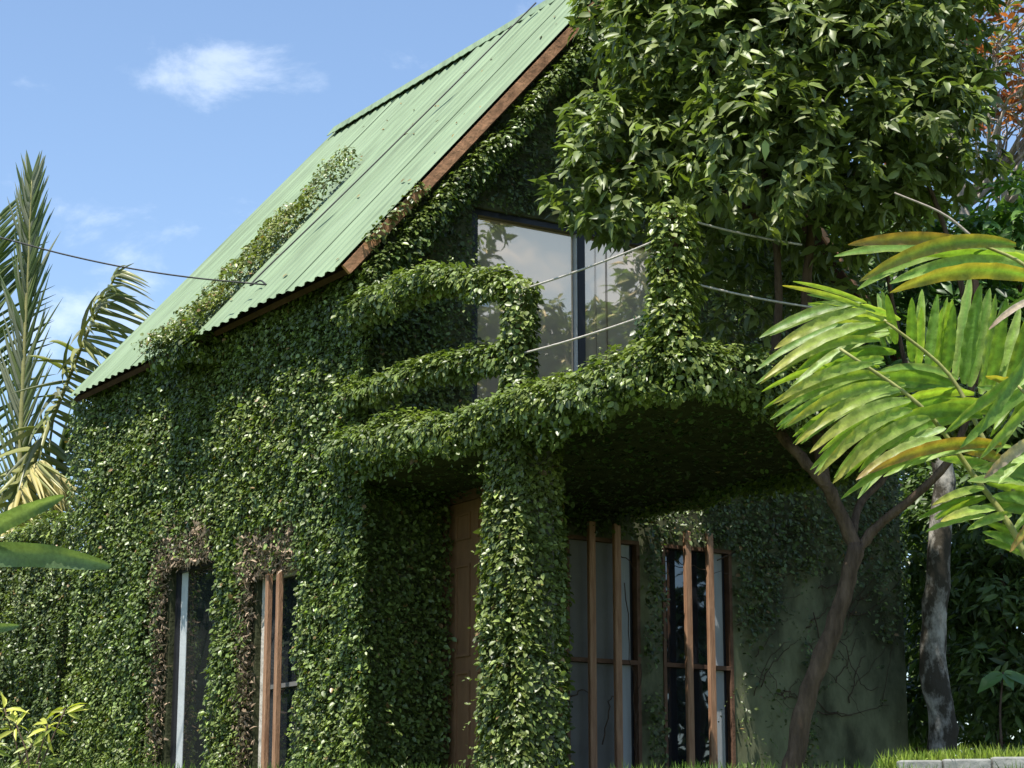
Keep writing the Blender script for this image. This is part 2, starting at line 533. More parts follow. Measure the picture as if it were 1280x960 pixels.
class Vine:
    """foliage of a climbing plant, gathered patch by patch"""
    def __init__(self): self.parts = []

    def patch(self, org, e1, e2, nrm, w, h, density, depth=(.03, .10), size=(.036, .060), mask=None, seed=1,
              base=(.105, .150, .042), up=.85, dry=0.012, clump=3.2):
        org, e1, e2, nrm = map(np.asarray, (org, e1, e2, nrm))
        n = int(w * h * density)
        a, b = RNG.random(n) * w, RNG.random(n) * h
        keep = np.ones(n, bool) if mask is None else mask(a, b)
        a, b = a[keep], b[keep]; n = len(a)

        def dep(x, y):
            return depth[0] + depth[1] * (.55 * vnoise(x * clump, y * clump, seed) + .45 * vnoise(x * clump * 3.1, y * clump * 3.1, seed + 7)
                                          + .75 * vnoise(x * .9, y * .9, seed + 3))
        d = dep(a, b)
        e = .03
        ga, gb = (dep(a + e, b) - d) / e, (dep(a, b + e) - d) / e
        dd = d * RNG.random(n) ** .45
        pos = org + a[:, None] * e1 + b[:, None] * e2 + dd[:, None] * nrm
        nor = nrm - .8 * ga[:, None] * e1 - .8 * gb[:, None] * e2 + up * Z3 + RNG.normal(0, .55, (n, 3))
        dirn = -Z3 * .55 + nrm * .4 + RNG.normal(0, .8, (n, 3))
        L = size[0] * .62 + (size[1] * 1.12 - size[0] * .62) * RNG.random(n) ** 1.5
        warm = np.clip(.7 * vnoise(a * 1.1, b * 1.1, seed + 21) + .5 * vnoise(a * 4, b * 4, seed + 5) - .25 + RNG.normal(0, .16, n), 0, 1)
        self.parts.append(leaves(T_VINE, pos, nor, dirn, L, L * RNG.uniform(.62, .85, n), palette(n, base, .38, warm, dry)))

    def tube(self, pts, r, density, size=(.040, .066), base=(.112, .158, .044), seed=1, lump=.6, up=.8, squash=1.0, gaps=0.0):
        pts = np.asarray(pts, float)
        seg = np.linalg.norm(np.diff(pts, axis=0), axis=1)
        cum = np.r_[0, np.cumsum(seg)]
        n = int(cum[-1] * 2 * math.pi * r * density)
        s = RNG.random(n) * cum[-1]
        c = np.stack([np.interp(s, cum, pts[:, i]) for i in range(3)], 1)
        i = np.clip(np.searchsorted(cum, s) - 1, 0, len(seg) - 1)
        d = unit(np.diff(pts, axis=0))[i]
        ref = np.where(np.abs(d[:, 2:3]) > .8, np.array([[1., 0, 0]]), np.array([[0, 0, 1.]]))
        x = unit(np.cross(d, ref)); y = np.cross(x, d)
        an = RNG.random(n) * 2 * math.pi
        rad = x * np.cos(an)[:, None] + y * np.sin(an)[:, None] * squash
        rr = r * (.62 + .75 * vnoise(s * 1.9, an * .7, seed + 31)) * (1 - lump * .5 + lump * (.6 * vnoise(s * 5, an * 1.5, seed) + .6 * vnoise(s * 13, an * 3, seed + 2))) * RNG.random(n) ** .3
        if gaps:
            k = vnoise(s * 1.3, s * 0, seed + 9) > gaps
            s, c, d, rad, rr, an = s[k], c[k], d[k], rad[k], rr[k], an[k]; n = len(s)
        pos = c + rad * rr[:, None]
        nor = rad + up * Z3 + RNG.normal(0, .42, (n, 3))
        dirn = rad * .6 - Z3 * .5 + RNG.normal(0, .6, (n, 3))
        L = size[0] * .62 + (size[1] * 1.12 - size[0] * .62) * RNG.random(n) ** 1.5
        warm = np.clip(.9 * vnoise(s * 2, an, seed + 5) + RNG.normal(0, .2, n), 0, 1)
        self.parts.append(leaves(T_VINE, pos, nor, dirn, L, L * RNG.uniform(.62, .85, n), palette(n, base, .30, warm)))

    def sprigs(self, pts, n, r, length=(.10, .26), size=(.035, .06), base=(.115, .155, .044), bias=(0, 0, .7), gap=.024):
        """loose shoots that stand off the mass, leaves alternating along a thin curve"""
        pts = np.asarray(pts, float)
        P_, N_, D_, L_ = [], [], [], []
        for _ in range(n):
            t_ = RNG.random() * (len(pts) - 1.001); i = int(t_)
            p = pts[i] + (pts[i + 1] - pts[i]) * (t_ - i)
            d = unit(RNG.normal(0, 1, 3) + np.asarray(bias) * RNG.normal(1, .8))
            p = p + d * r * RNG.uniform(.5, .9)
            ln = RNG.uniform(*length)
            k = int(ln / gap)
            sag = RNG.uniform(.5, 2.2)
            for j in range(k):
                q = p + d * gap * j - Z3 * sag * (gap * j) ** 2
                sd = unit(np.cross(d, RNG.normal(0, 1, 3)))
                P_.append(q); D_.append(d * .5 + sd); N_.append(Z3 * .8 + np.array([0, -.4, 0]) + RNG.normal(0, .45, 3)); L_.append(RNG.uniform(*size) * (1 - .4 * j / k))
        n_ = len(P_)
        L = np.array(L_)
        self.parts.append(leaves(T_VINE, np.array(P_), np.array(N_), np.array(D_), L, L * RNG.uniform(.55, .8, n_), palette(n_, base, .3, RNG.random(n_) * .8)))

    def build(self, label, material=None, name='climbing_vine', group=None):
        s = Soup()
        for v, f, c in self.parts: s.add(v, f, c)
        return tag(s.build(name, material or M['vine']), label, 'vine', group, 'stuff')


# ================================================================== the ground
def gz(x, y):
    t = np.clip((y - 8.6) / 2.6, 0, 1); t = t * t * (3 - 2 * t)
    return -EYE + t * (EYE + .338) + np.clip((y - 11.2) / 7, 0, 1) * .2 + EYE


xs = np.r_[-600, -200, -60, np.linspace(-20, 20, 41), 60, 200, 600]
ys = np.r_[-600, -200, -60, -20, -5, 4, np.linspace(8, 20, 49), 25, 30, 60, 200, 700]
gv = [(x, y, float(gz(x, y)) + .03 * (vnoise(x * .7, y * .7, 3) - .5)) for y in ys for x in xs]
gf = [(j * len(xs) + i, j * len(xs) + i + 1, (j + 1) * len(xs) + i + 1, (j + 1) * len(xs) + i) for j in range(len(ys) - 1) for i in range(len(xs) - 1)]
tag(raw('ground', gv, gf, M['lawn'], smooth=True), kind='structure')

# raised bed at the right, held by a low wall of upright concrete sleepers
bx0 = PX(1122, 946, 14.0)
bedz = bx0[2] - .05
bv = [(bx0[0] + .06, 14.06, EYE + .2), (9, 13.4, EYE + .2), (12, 21.0, EYE + .2), (5.2, 20.6, EYE + .2)]
bv = [(x, y, z) for x, y, z in bv] + [(x, y, bedz + .02) for x, y, z in bv]
tag(raw('planting_bed', bv, BOXF, M['soil']), kind='structure')
rw = empty('retaining_wall', (bx0[0], 14, EYE + .3), 'low grey sleeper wall edging the grassy bed, bottom right corner', 'retaining wall')
xx = bx0[0]
i = 0
while xx < 6.0:
    w = random.uniform(.24, .42)
    y0 = 14.0 - (xx - bx0[0]) * .09
    hz = bedz + .035 + random.uniform(-.012, .012) + (xx - bx0[0]) * .02
    x1, y1 = xx + w - .012, y0 - w * .09
    v = [(xx, y0 - .06, EYE + .15), (x1, y1 - .06, EYE + .15), (x1, y1 + .06, EYE + .15), (xx, y0 + .06, EYE + .15)]
    v = v + [(a, b_, hz) for a, b_, c in v]
    o = raw('sleeper', v, BOXF, M['concrete'], rw)
    md = o.modifiers.new('bevel', 'BEVEL'); md.width = .012; md.segments = 2
    xx += w

# ================================================================== the house
hb = P(3.4, -3.4, GZ)
house = empty('vine_covered_house', hb, 'steep gabled house overgrown with creeper, under a faded green corrugated roof', 'house')


def panel_with_holes(name, u0, u1, z0, z1, holes, place, thick, material, top=None):
    """a wall slab built from strips round its openings; place(u, z, t) gives a point t deep into the wall"""
    us = sorted({u0, u1, *[h[0] for h in holes], *[h[1] for h in holes]})
    zs = sorted({z0, z1, *[h[2] for h in holes], *[h[3] for h in holes]})
    v, f, idx = [], [], {}

    def vid(u, z, t):
        key = (round(u, 4), round(z, 4), t)
        if key not in idx:
            idx[key] = len(v); v.append(place(u, z, t * thick))
        return idx[key]

    def solid(i, j):
        if i < 0 or j < 0 or i >= len(us) - 1 or j >= len(zs) - 1: return False
        cu, cz = (us[i] + us[i + 1]) / 2, (zs[j] + zs[j + 1]) / 2
        return not any(h[0] < cu < h[1] and h[2] < cz < h[3] for h in holes)
    for i in range(len(us) - 1):
        for j in range(len(zs) - 1):
            if not solid(i, j): continue
            a, b_, c, d = us[i], us[i + 1], zs[j], zs[j + 1]
            f.append((vid(a, c, 0), vid(b_, c, 0), vid(b_, d, 0), vid(a, d, 0)))
            f.append((vid(a, c, 1), vid(a, d, 1), vid(b_, d, 1), vid(b_, c, 1)))
            for (di, dj), (p, q) in {(-1, 0): ((a, d), (a, c)), (1, 0): ((b_, c), (b_, d)), (0, -1): ((a, c), (b_, c)), (0, 1): ((b_, d), (a, d))}.items():
                if not solid(i + di, j + dj):
                    f.append((vid(*p, 0), vid(*p, 1), vid(*q, 1), vid(*q, 0)))
    return v, f


# openings: side wall in o, gable wall in k
W1 = (-4.20, -3.08, .66, 2.92)
W2 = (-2.20, -1.34, .66, 2.62)
WG = (1.49, 3.98, 3.42, 5.97)
WR1 = (2.52, 3.36, .66, 2.97)
WR2 = (3.63, 4.47, .66, 2.97)
DO = (1.30, 2.14, .62, 3.16)
wall_top = ZE + WK0 * SLOPE - .04
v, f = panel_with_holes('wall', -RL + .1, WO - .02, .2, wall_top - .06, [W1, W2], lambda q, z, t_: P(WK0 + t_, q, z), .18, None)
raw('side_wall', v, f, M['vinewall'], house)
v, f = panel_with_holes('wall', WK0, WK1, .2, wall_top, [WG, WR1, WR2, DO], lambda q, z, t_: P(q, WO - t_, z), .18, None)
# the window rises above eave level, so the gable triangle is cut round it
v2, f2 = [], []
kt0, kt1 = WK0, 2 * KR - WK0
gt = lambda k: ZE + np.minimum(k, 2 * KR - k) * SLOPE - .05
zt = wall_top
polys = [[(kt0, zt), (WG[0], zt), (WG[0], gt(WG[0]))],
         [(WG[0], WG[3]), (WG[1], WG[3]), (WG[1], gt(WG[1])), (KR, gt(KR)), (WG[0], gt(WG[0]))],
         [(WG[1], zt), (kt1, zt), (WG[1], gt(WG[1]))]]
v, f = panel_with_holes('wall', WK0, WK1, .2, wall_top, [(WG[0], WG[1], WG[2], wall_top), WR1, WR2, DO], lambda q, z, t_: P(q, WO - t_, z), .18, None)
for pl in polys:
    i0 = len(v)
    v += [P(k, WO, z) for k, z in pl] + [P(k, WO - .18, z) for k, z in pl]
    m_ = len(pl)
    f.append(tuple(i0 + j for j in range(m_)))
    f.append(tuple(i0 + m_ + j for j in reversed(range(m_))))
raw('gable_wall', v, f, M['wall'], house)
housebox('far_side_wall', (WK1 - .2, WK1 - .003, -RL + .1, WO - .2, .2, wall_top - .05), M['wall'], house)
bkz = [(WK0 + .2, .2), (WK1 - .22, .2), (WK1 - .22, wall_top - .1), (KR, ZR - .15), (WK0 + .2, wall_top - .1)]
v = [P(k, -RL + .12, z) for k, z in bkz] + [P(k, -RL + .25, z) for k, z in bkz]
raw('rear_wall', v, [(4, 3, 2, 1, 0), (5, 6, 7, 8, 9)] + [(j, (j + 1) % 5, 5 + (j + 1) % 5, 5 + j) for j in range(5)], M['wall'], house)
housebox('inner_floor', (WK0 + .2, WK1 - .25, -RL + .3, WO - .2, .3, .55), M['concrete'], house)
housebox('upper_floor', (WK0 + .2, WK1 - .25, -RL + .3, WO - .2, 3.2, 3.4), M['concrete'], house)

# ---- roof: a dark deck that carries single corrugated sheets
SN = unit(-V3 * SLOPE + Z3)                      # normal of the near slope
SD = unit(V3 + Z3 * SLOPE)                       # up the near slope
SLEN = math.hypot(KR, ZR - ZE)


def roofpt(side, o, q, h):
    """o along the ridge, q up the slope from the eave, h off the slope"""
    if side == 0:
        return P(0, o, ZE) + SD * q + SN * h
    n_ = unit(V3 * SLOPE + Z3); d_ = unit(-V3 + Z3 * SLOPE)
    return P(2 * KR, o, ZE) + d_ * q + n_ * h


dv, df_ = [], []
for side in (0, 1):
    i0 = len(dv)
    for h in (-.10, -.045):
        for o_, q in ((-.03, .05), (-RL + .03, .05), (-RL + .03, SLEN - .02), (-.03, SLEN - .02)):
            dv.append(roofpt(side, o_, q, h))
    df_ += [tuple(j + i0 for j in q) for q in BOXF]
roof = raw('roof', dv, df_, M['darkwood'], house)
PITCH = .178
NW = 5
cv = []
NS = 8 * NW
for j, q in enumerate((0, SLEN * .5, SLEN)):
    for a in range(NS + 3):
        x = a / 8 * PITCH
        cz = math.cos(2 * math.pi * a / 8)
        cv.append((x, q, 0.0145 * max(-.8, min(.8, cz * 1.2))))
cf = [(j * (NS + 3) + a, j * (NS + 3) + a + 1, (j + 1) * (NS + 3) + a + 1, (j + 1) * (NS + 3) + a) for j in range(2) for a in range(NS + 2)]
sheet_me = bpy.data.meshes.new('roof_sheet')
sheet_me.from_pydata(cv, [], cf)
sheet_me.materials.append(M['roof'])
sheet_me.polygons.foreach_set('use_smooth', [True] * len(cf))
for side in (0, 1):
    o0 = 0.0
    ns = 0
    while o0 > -RL + .2:
        # each sheet laps over the next; the three nearest on the street side were laid over the rest later
        upper = side == 0 and o0 > -2.95
        h = (.035 if upper else .0) + (.006 if ns % 2 else 0)
        w = .97 if upper else (.89 if o0 - .89 > -RL else RL + o0)
        so = link(bpy.data.objects.new('roof_sheet', sheet_me))
        so.parent = roof
        drop = {0: -.03, 1: .0, 2: -.02}.get(ns, .01) if side == 0 else 0
        c0 = roofpt(side, o0, drop + (0.02 if not upper else -.05), h)
        sx = U3; sy = SD if side == 0 else unit(-V3 + Z3 * SLOPE); sz = SN if side == 0 else unit(V3 * SLOPE + Z3)
        so.matrix_basis = Matrix([[sx[i] * w / .89 * 1.0, sy[i], sz[i], c0[i]] for i in range(3)] + [[0, 0, 0, 1]])
        o0 -= .99 if upper else .91
        ns += 1
# ridge cap with a scalloped lower edge
rv, rf = [], []
nst = 74
for i in range(nst + 1):
    o_ = .02 - (RL - .06) * i / nst
    ch = .018
    wd = .16 + .018 * (1 if i % 2 else -1)
    rv += [roofpt(0, o_, SLEN - wd, .035 + ch), roofpt(0, o_, SLEN + .02, .05 + ch), roofpt(1, o_, SLEN - wd, .05)]
for i in range(nst):
    a = i * 3
    rf += [(a, a + 1, a + 4, a + 3), (a + 1, a + 2, a + 5, a + 4)]
rc = raw('ridge_cap', rv, rf, M['roof'], roof)
md = rc.modifiers.new('thick', 'SOLIDIFY'); md.thickness = .006
for side in (0, 1):
    tb = .015 if side == 0 else -.02
    pts = [roofpt(side, o_, q, h) for o_ in (-.035, .0) for q, h in ((-.02, -.082), (SLEN, -.082), (SLEN, tb), (-.02, tb))]
    o = raw('rake_board', pts, BOXF, M['rust'], roof)
# eave boards, under the ends of the sheets
for side in (0, 1):
    pts = [roofpt(side, o_, q, h) for o_ in (-RL + .05, -.045) for q, h in ((.16, -.17), (.19, -.17), (.19, -.05), (.16, -.05))]
    raw('eave_board', pts, BOXF, M['darkwood'], roof)

# ---- gable window
def winframe(name, k0, k1, z0, z1, mat_, wd=.06, dp=.08, oo=WO - .06, parts=None):
    v, f = boxes([(k0, k0 + wd, oo - dp, oo, z0, z1), (k1 - wd, k1, oo - dp, oo, z0, z1),
                  (k0 + wd, k1 - wd, oo - dp, oo, z1 - wd, z1), (k0 + wd, k1 - wd, oo - dp, oo, z0, z0 + wd)])
    o = raw(name, v, f, mat_, house)
    return o


gw = winframe('window', WG[0], WG[1], WG[2], WG[3], M['blackframe'], .06, .10, WO - .0)
tag(gw, 'large black framed upper window with reflecting glass')
km = 2.735
housebox('mullion', (km - .045, km + .035, WO - .085, WO - .006, WG[2] + .06, WG[3] - .06), M['blackframe'], gw)
housebox('sash_edge', (km - .057, km - .046, WO - .08, WO - .02, WG[2] + .06, WG[3] - .06), M['palealu'], gw)
for a, b_ in ((WG[0] + .06, km - .07), (km + .036, WG[1] - .06)):
    housebox('pane', (a, b_, WO - .075, WO - .065, WG[2] + .062, WG[3] - .062), M['bigglass'], gw)
housebox('lintel', (WG[0] - .05, WG[1] + .2, WO + .003, WO + .035, WG[3] + .002, WG[3] + .07), M['wall'], house)
cs = Soup()
for kk in (2.93, 3.06):
    cs.tube([P(kk, WO - .055, 5.85), P(kk, WO - .055, 4.75 if kk > 3 else 4.4)], .004 if kk > 3 else .002, .004 if kk > 3 else .002, 5)
cs.tube([P(3.06, WO - .055, 4.76), P(3.06, WO - .055, 4.70), P(3.06, WO - .055, 4.60)], .012, .022, 6)
cs.build('blind_cord', M['cord'], gw, colour=False)
nt = housebox('paper_notice', (1.575, 1.715, WO - .064, WO - .061, 5.05, 5.16), M['paper'], gw)
for zz in (5.09, 5.12):
    housebox('printed_line', (1.60, 1.69, WO - .0605, WO - .0598, zz, zz + .009), M['ink'], nt)

# ---- street level windows in the gable, each with two timber bars in front
for wi, (w, dark) in enumerate(((WR1, False), (WR2, True))):
    k0, k1, z0, z1 = w
    fr = winframe('window', k0, k1, z0, z1, M['framewood'], .035, .10, WO + .015)
    tag(fr, 'tall window with dark glass under the balcony' if dark else 'tall window with grey screens under the balcony')
    zt_ = 1.80
    ks = k1 - .19                                 # the pale strip of curtain at the right side
    housebox('transom', (k0 + .036, k1 - .036, WO - .06, WO + .012, zt_, zt_ + .04), M['framewood'], fr)
    for za, zb in ((z0 + .036, zt_ - .002), (zt_ + .042, z1 - .036)):
        housebox('pane', (k0 + .037, ks - .003, WO - .05, WO - .04, za, zb), M['darkglass'] if dark else M['screen'], fr)
        housebox('curtain_strip', (ks, k1 - .075, WO - .06, WO - .05, za, zb), M['curtain'], fr)
        housebox('dark_gap', (k1 - .073, k1 - .037, WO - .07, WO - .06, za, zb), M['blackframe'], fr)
    for kb in ((.19, .48) if not dark else (.20, .47)):
        housebox('bar', (k0 + kb, k0 + kb + .075, WO + .07, WO + .115, GZ - .1, z1 + .13), M['bar'], fr, .006)

# ---- street level windows in the side wall
def sidebox(name, o0, o1, k0, k1, z0, z1, m_, parent, bevel=0):
    return housebox(name, (k0, k1, o0, o1, z0, z1), m_, parent, bevel)


kk = WK0 + .05
v, f = boxes([(kk, kk + .08, W1[0], W1[0] + .06, W1[2], W1[3]), (kk, kk + .08, W1[1] - .05, W1[1], W1[2], W1[3]),
              (kk, kk + .08, W1[0] + .06, W1[1] - .05, W1[3] - .04, W1[3]), (kk, kk + .08, W1[0] + .06, W1[1] - .05, W1[2], W1[2] + .05)])
f1 = tag(raw('window', v, f, M['blackframe'], house), 'plain tall window with pale aluminium edge in the side wall')
sidebox('sash_edge', W1[0] + .062, W1[0] + .21, kk + .035, kk + .07, W1[2] + .052, W1[3] - .042, M['palealu'], f1)
sidebox('pane', W1[0] + .212, W1[1] - .052, kk + .04, kk + .05, W1[2] + .052, W1[3] - .042, M['leftglass'], f1)

v, f = boxes([(kk, kk + .10, W2[0], W2[0] + .13, W2[2], W2[3]), (kk, kk + .08, W2[0] + .13, W2[1] - .05, W2[3] - .04, W2[3]),
              (kk, kk + .08, W2[0] + .13, W2[1] - .05, W2[2], W2[2] + .05)])
f2_ = tag(raw('window', v, f, M['whitejamb'], house), 'narrow barred window with worn white jamb in the side wall')
sidebox('jamb', W2[1] - .05, W2[1], kk, kk + .08, W2[2], W2[3], M['framewood'], f2_)
sidebox('transom', W2[0] + .132, W2[1] - .052, kk + .01, kk + .06, 1.56, 1.60, M['screen'], f2_)
for za, zb in ((W2[2] + .052, 1.558), (1.602, W2[3] - .042)):
    sidebox('pane', W2[0] + .132, W2[1] - .052, kk + .04, kk + .05, za, zb, M['darkglass'], f2_)
for ob in (-1.84, -1.62):
    sidebox('bar', ob, ob + .055, WK0 - .10, WK0 - .045, GZ - .1, W2[3] - .02, M['bar'], f2_, .006)

# ---- door, standing open outwards beside the porch pillar
dk = 1.245
door = tag(housebox('door', (dk, dk + .045, WO + .02, WO + .90, .60, 3.12), M['door'], house, .004), 'brown panelled door half hidden behind the leafy pillar')
lays = [(WO + .16, WO + .40), (WO + .52, WO + .76)]
for (za, zb) in ((.80, 1.62), (1.75, 2.56), (2.78, 3.02)):
    for a, b_ in lays:
        v, f = boxes([(dk - .020, dk - .0005, a, b_, za, za + .022), (dk - .020, dk - .0005, a, b_, zb - .022, zb),
                      (dk - .020, dk - .0005, a, a + .022, za + .022, zb - .022), (dk - .020, dk - .0005, b_ - .022, b_, za + .022, zb - .022)])
        raw('moulding', v, f, M['door'], door)
housebox('door_jamb', (dk - .06, dk - .003, WO - .05, WO + .015, .60, 3.2), M['framewood'], door)
hd = Soup(); hd.tube(smooth_path([P(dk - .002, WO + .82, 1.62), P(dk - .06, WO + .82, 1.62), P(dk - .06, WO + .72, 1.62)], 7), .011, .011, 6)
hd.build('handle', M['palealu'], door, colour=False)
housebox('transom_panel', (dk, dk + .04, WO + .02, WO + .9, 3.125, 3.22), M['framewood'], door)
housebox('dark_void_panel', (DO[0] + .002, DO[1] - .002, WO - .17, WO - .15, DO[2], DO[3] - .002), M['blackframe'], house)  # black panel in place of the unlit room behind the opening

# ---- balcony on a square pillar, with a rail that the creeper has swallowed and two bare ropes
slab = housebox('balcony', (.20, 3.2, WO + .003, 4.50, 3.22, 3.40), M['vinewall'], house)  # widened rightward to shade the lower windows; dark colour deepens the underside
housebox('pillar', (.19, .51, 2.16, 2.50, .3, 3.218), M['concrete'], house)
housebox('post', (.16, .22, 2.47, 2.53, 3.402, 4.36), M['framewood'], slab)
housebox('post', (.17, .23, 4.43, 4.49, 3.402, 4.46), M['framewood'], slab)
housebox('post', (3.09, 3.15, 4.43, 4.49, 3.402, 4.40), M['framewood'], slab)


def rope(p, q, r=.0085, sag=.02, m_=None, name='rope', parent=None):
    pts = np.array([p + (q - p) * t_ - Z3 * sag * 4 * t_ * (1 - t_) for t_ in np.linspace(0, 1, 14)])
    s = Soup(); s.tube(pts, r, r, 6)
    return s.build(name, m_ or M['rope'], parent, smooth=True, colour=False)


for za, zb in ((4.72, 4.36), (3.97, 3.82)):
    s = Soup(); s.tube([P(.17, WO, za), P(.17, 1.3, (za + zb) / 2 + .05), P(.17, 2.5, zb)], .02, .02, 6)
    s.build('rail', M['framewood'], slab, colour=False)
rope(P(.17, 2.5, 4.33), P(.19, 4.46, 4.30), parent=slab)
rope(P(.17, 2.5, 3.82), P(.19, 4.46, 3.78), parent=slab)
rope(P(.19, 4.47, 4.44), P(1.38, 4.47, 4.41), parent=slab)
rope(P(.19, 4.47, 3.98), P(1.50, 4.47, 3.95), parent=slab)

lh = empty('lamp_holder', PX(541, 553, 16.95), 'small white lamp holder hanging under the balcony edge', 'lamp holder')
p0 = PX(541, 553, 16.95)
s = Soup(); s.tube([p0 + Z3 * .12, p0 + Z3 * .02], .006, .006, 5); s.build('flex', M['cable'], lh, colour=False)
s = Soup()
V, F = tube_arrays([p0 + Z3 * .03, p0 - Z3 * .01, p0 - Z3 * .05, p0 - Z3 * .09], [.014, .027, .027, .02], 10)
s.add(V, F); s.build('socket', M['porcelain'], lh, colour=False)

# ---- garden wall going on from the far corner
v, f = boxes([(WK0 + .05, WK0 + .25, -10.3, -RL + .05, .2, 3.45)])
tag(raw('garden_wall', v, f, M['vinewall']), 'creeper clad garden wall running left from the house corner', 'wall')

# ================================================================== the creeper
inr = lambda a, b_, r: (a > r[0]) & (a < r[1]) & (b_ > r[2]) & (b_ < r[3])
# side wall: a runs from the far end (o=-6.8) to the gable corner, b up from .3
SO0 = -6.78


def side_mask(a, b_):
    o_ = a + SO0; z = b_ + .25
    wob = .07 * (vnoise(a * 5, b_ * 5, 3) - .5) * 2
    hit = inr(o_, z, (W1[0] - .07 + wob, W1[1] + .14 + wob, 0, W1[3] + .05 + wob)) | inr(o_, z, (W2[0] - .02 + wob, W2[1] + .13 + wob * .6, 0, W2[3] + .05 + wob))
    # thin, half dead growth round the window heads
    near = (inr(o_, z, (W1[0] - .35, W1[1] + .05, 0, W1[3] + .33)) & ~inr(o_, z, (W1[0] - .12, W1[1] + .4, 0, W1[3]))) | inr(o_, z, (W2[0] - .25, W2[1] + .08, 0, W2[3] + .42))
    thin = near & (RNG.random(len(a)) < .72)
    return ~hit & ~thin


vs = Vine()
vs.patch(P(WK0, SO0, .25), -U3, Z3, -V3, -SO0 + .05, 4.95, 3550, (.03, .13), mask=side_mask, seed=2)
for _ in range(14):
    oo_ = RNG.uniform(-6.4, -.4); zz_ = RNG.uniform(1, 4.6)
    if not (W1[0] - .4 < oo_ < W2[1] + .3 and zz_ < 3.3):
        vs.sprigs([P(WK0 - .1, oo_ - .5, zz_), P(WK0 - .1, oo_ + .5, zz_ + .2)], 9, .1, bias=(-.7, -.6, .3), length=(.06, .2))
vs.build('dense small leaved green creeper covering the sunlit side wall')
vg = Vine()
vg.patch(P(WK0, -10.2, .25), -U3, Z3, -V3, 3.5, 3.6, 2900, (.05, .2), seed=12, base=(.088, .124, .038))
vg.tube([P(WK0, -10.3, 3.72), P(WK0, -9.2, 3.68), P(WK0, -6.9, 3.72)], .22, 1600, seed=13)
vg.build('creeper mounded over the garden wall at the far left')


def gable_mask(a, b_):
    k = a + WK0 - .08; z = b_ + .25
    wob = .06 * (vnoise(a * 6, b_ * 6, 8) - .5) * 2
    roofcut = z > gt(k) - .02
    hit = inr(k, z, (WG[0] - .02 + wob * .4, WG[1] + .02, 3.3, WG[3] + .02 + wob)) | inr(k, z, (DO[0] - .11 + wob * .3, DO[1] + .1, 0, 3.3))
    for w in (WR1, WR2):
        hit |= inr(k, z, (w[0] - .03 + wob * .6, w[1] + .03 + wob * .6, 0, w[3] + .03 + wob * .5))
    # it thins out towards the bare plaster, low on the right
    t_ = np.clip((k - 2.9) / 2.6, 0, 1) * np.clip((3.4 - z) / 1.5, 0, 1)
    cover = vnoise(k * 1.7, z * 1.7, 31) * .55 + vnoise(k * 5, z * 5, 33) * .45
    cover = cover + RNG.normal(0, .13, len(a))
    bare = cover < t_ * 1.05
    low = (k > 4.5) & (k < 5.4) & (z < 2.6) & (vnoise(k * 2.2, z * .7, 77) > .48) & (cover > .33)
    return ~(hit | roofcut | (bare & ~low))


vgb = Vine()
vgb.patch(P(WK0 - .08, WO, .25), V3, Z3, -U3, 6.5, 8.5, 1950, (.025, .10), mask=gable_mask, seed=5, base=(.078, .112, .034))  # leaf colour set darker, standing for the gable's shade
vgb.patch(P(WK0 - .1, WO, .25), V3, Z3, -U3, 1.0, 4.9, 2200, (.03, .12), seed=6)
for _ in range(46):
    kk_ = RNG.uniform(4.4, 6.5); zz_ = RNG.uniform(.9, 3.0)
    an_ = RNG.uniform(0, 6.28)
    dd_ = (V3 * math.cos(an_) + Z3 * math.sin(an_)) * 3
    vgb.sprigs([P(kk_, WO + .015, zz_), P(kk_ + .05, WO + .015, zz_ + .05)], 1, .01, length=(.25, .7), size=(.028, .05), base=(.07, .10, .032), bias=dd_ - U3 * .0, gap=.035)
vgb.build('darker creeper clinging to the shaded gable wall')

vb = Vine()
edge = smooth_path([P(.13, WO, 3.50), P(.10, .8, 3.46), P(.10, 1.7, 3.38), P(.12, 2.5, 3.34), P(.12, 3.6, 3.33), P(.14, 4.5, 3.36)], 20)
vb.tube(edge, .175, 2600, seed=40, lump=.8)
vb.tube([P(.12, 4.52, 3.34), P(1.2, 4.54, 3.33), P(3.2, 4.52, 3.32)], .20, 2400, seed=41, lump=.8)
vb.tube(smooth_path([P(.16, WO + .05, 4.74), P(.13, .8, 4.72), P(.12, 1.6, 4.62), P(.15, 2.45, 4.37)], 12), .125, 3000, seed=42, lump=.9)
vb.tube(smooth_path([P(.16, WO + .05, 3.97), P(.13, .8, 3.96), P(.14, 1.7, 3.90), P(.17, 2.45, 3.84)], 12), .105, 3000, seed=43, lump=.9)
vb.tube([P(.18, 2.45, 3.3), P(.19, 2.5, 3.9), P(.19, 2.5, 4.42)], .135, 3300, seed=44, lump=.7)
vb.patch(P(.18, WO, 3.17), -U3, Z3, -V3, 4.9, .27, 2000, (.03, .10), seed=47)
vb.tube(smooth_path([P(3.2, 4.5, 3.3), P(3.25, 3.0, 3.27), P(3.21, 1.5, 3.30), P(3.23, WO + .1, 3.34)], 12), .15, 2600, seed=49, lump=.9)
vb.sprigs([P(3.25, 4.4, 3.3), P(3.25, WO, 3.3)], 90, .13, bias=(0, 0, -.5))
vb.sprigs(edge, 120, .14)
vb.sprigs([P(.16, WO + .05, 4.74), P(.13, .8, 4.72), P(.12, 1.6, 4.62), P(.15, 2.45, 4.37)], 70, .10)
vb.sprigs([P(.16, WO + .05, 3.97), P(.13, .8, 3.96), P(.14, 1.7, 3.90), P(.17, 2.45, 3.84)], 40, .08)
vb.sprigs([P(.12, 4.52, 3.34), P(1.6, 4.54, 3.33)], 60, .15)
vb.sprigs(edge, 70, .13, bias=(0, 0, -.9), length=(.08, .3))
vb.build('sunlit creeper swallowing the balcony edge, rails and middle post')
vpst = Vine()
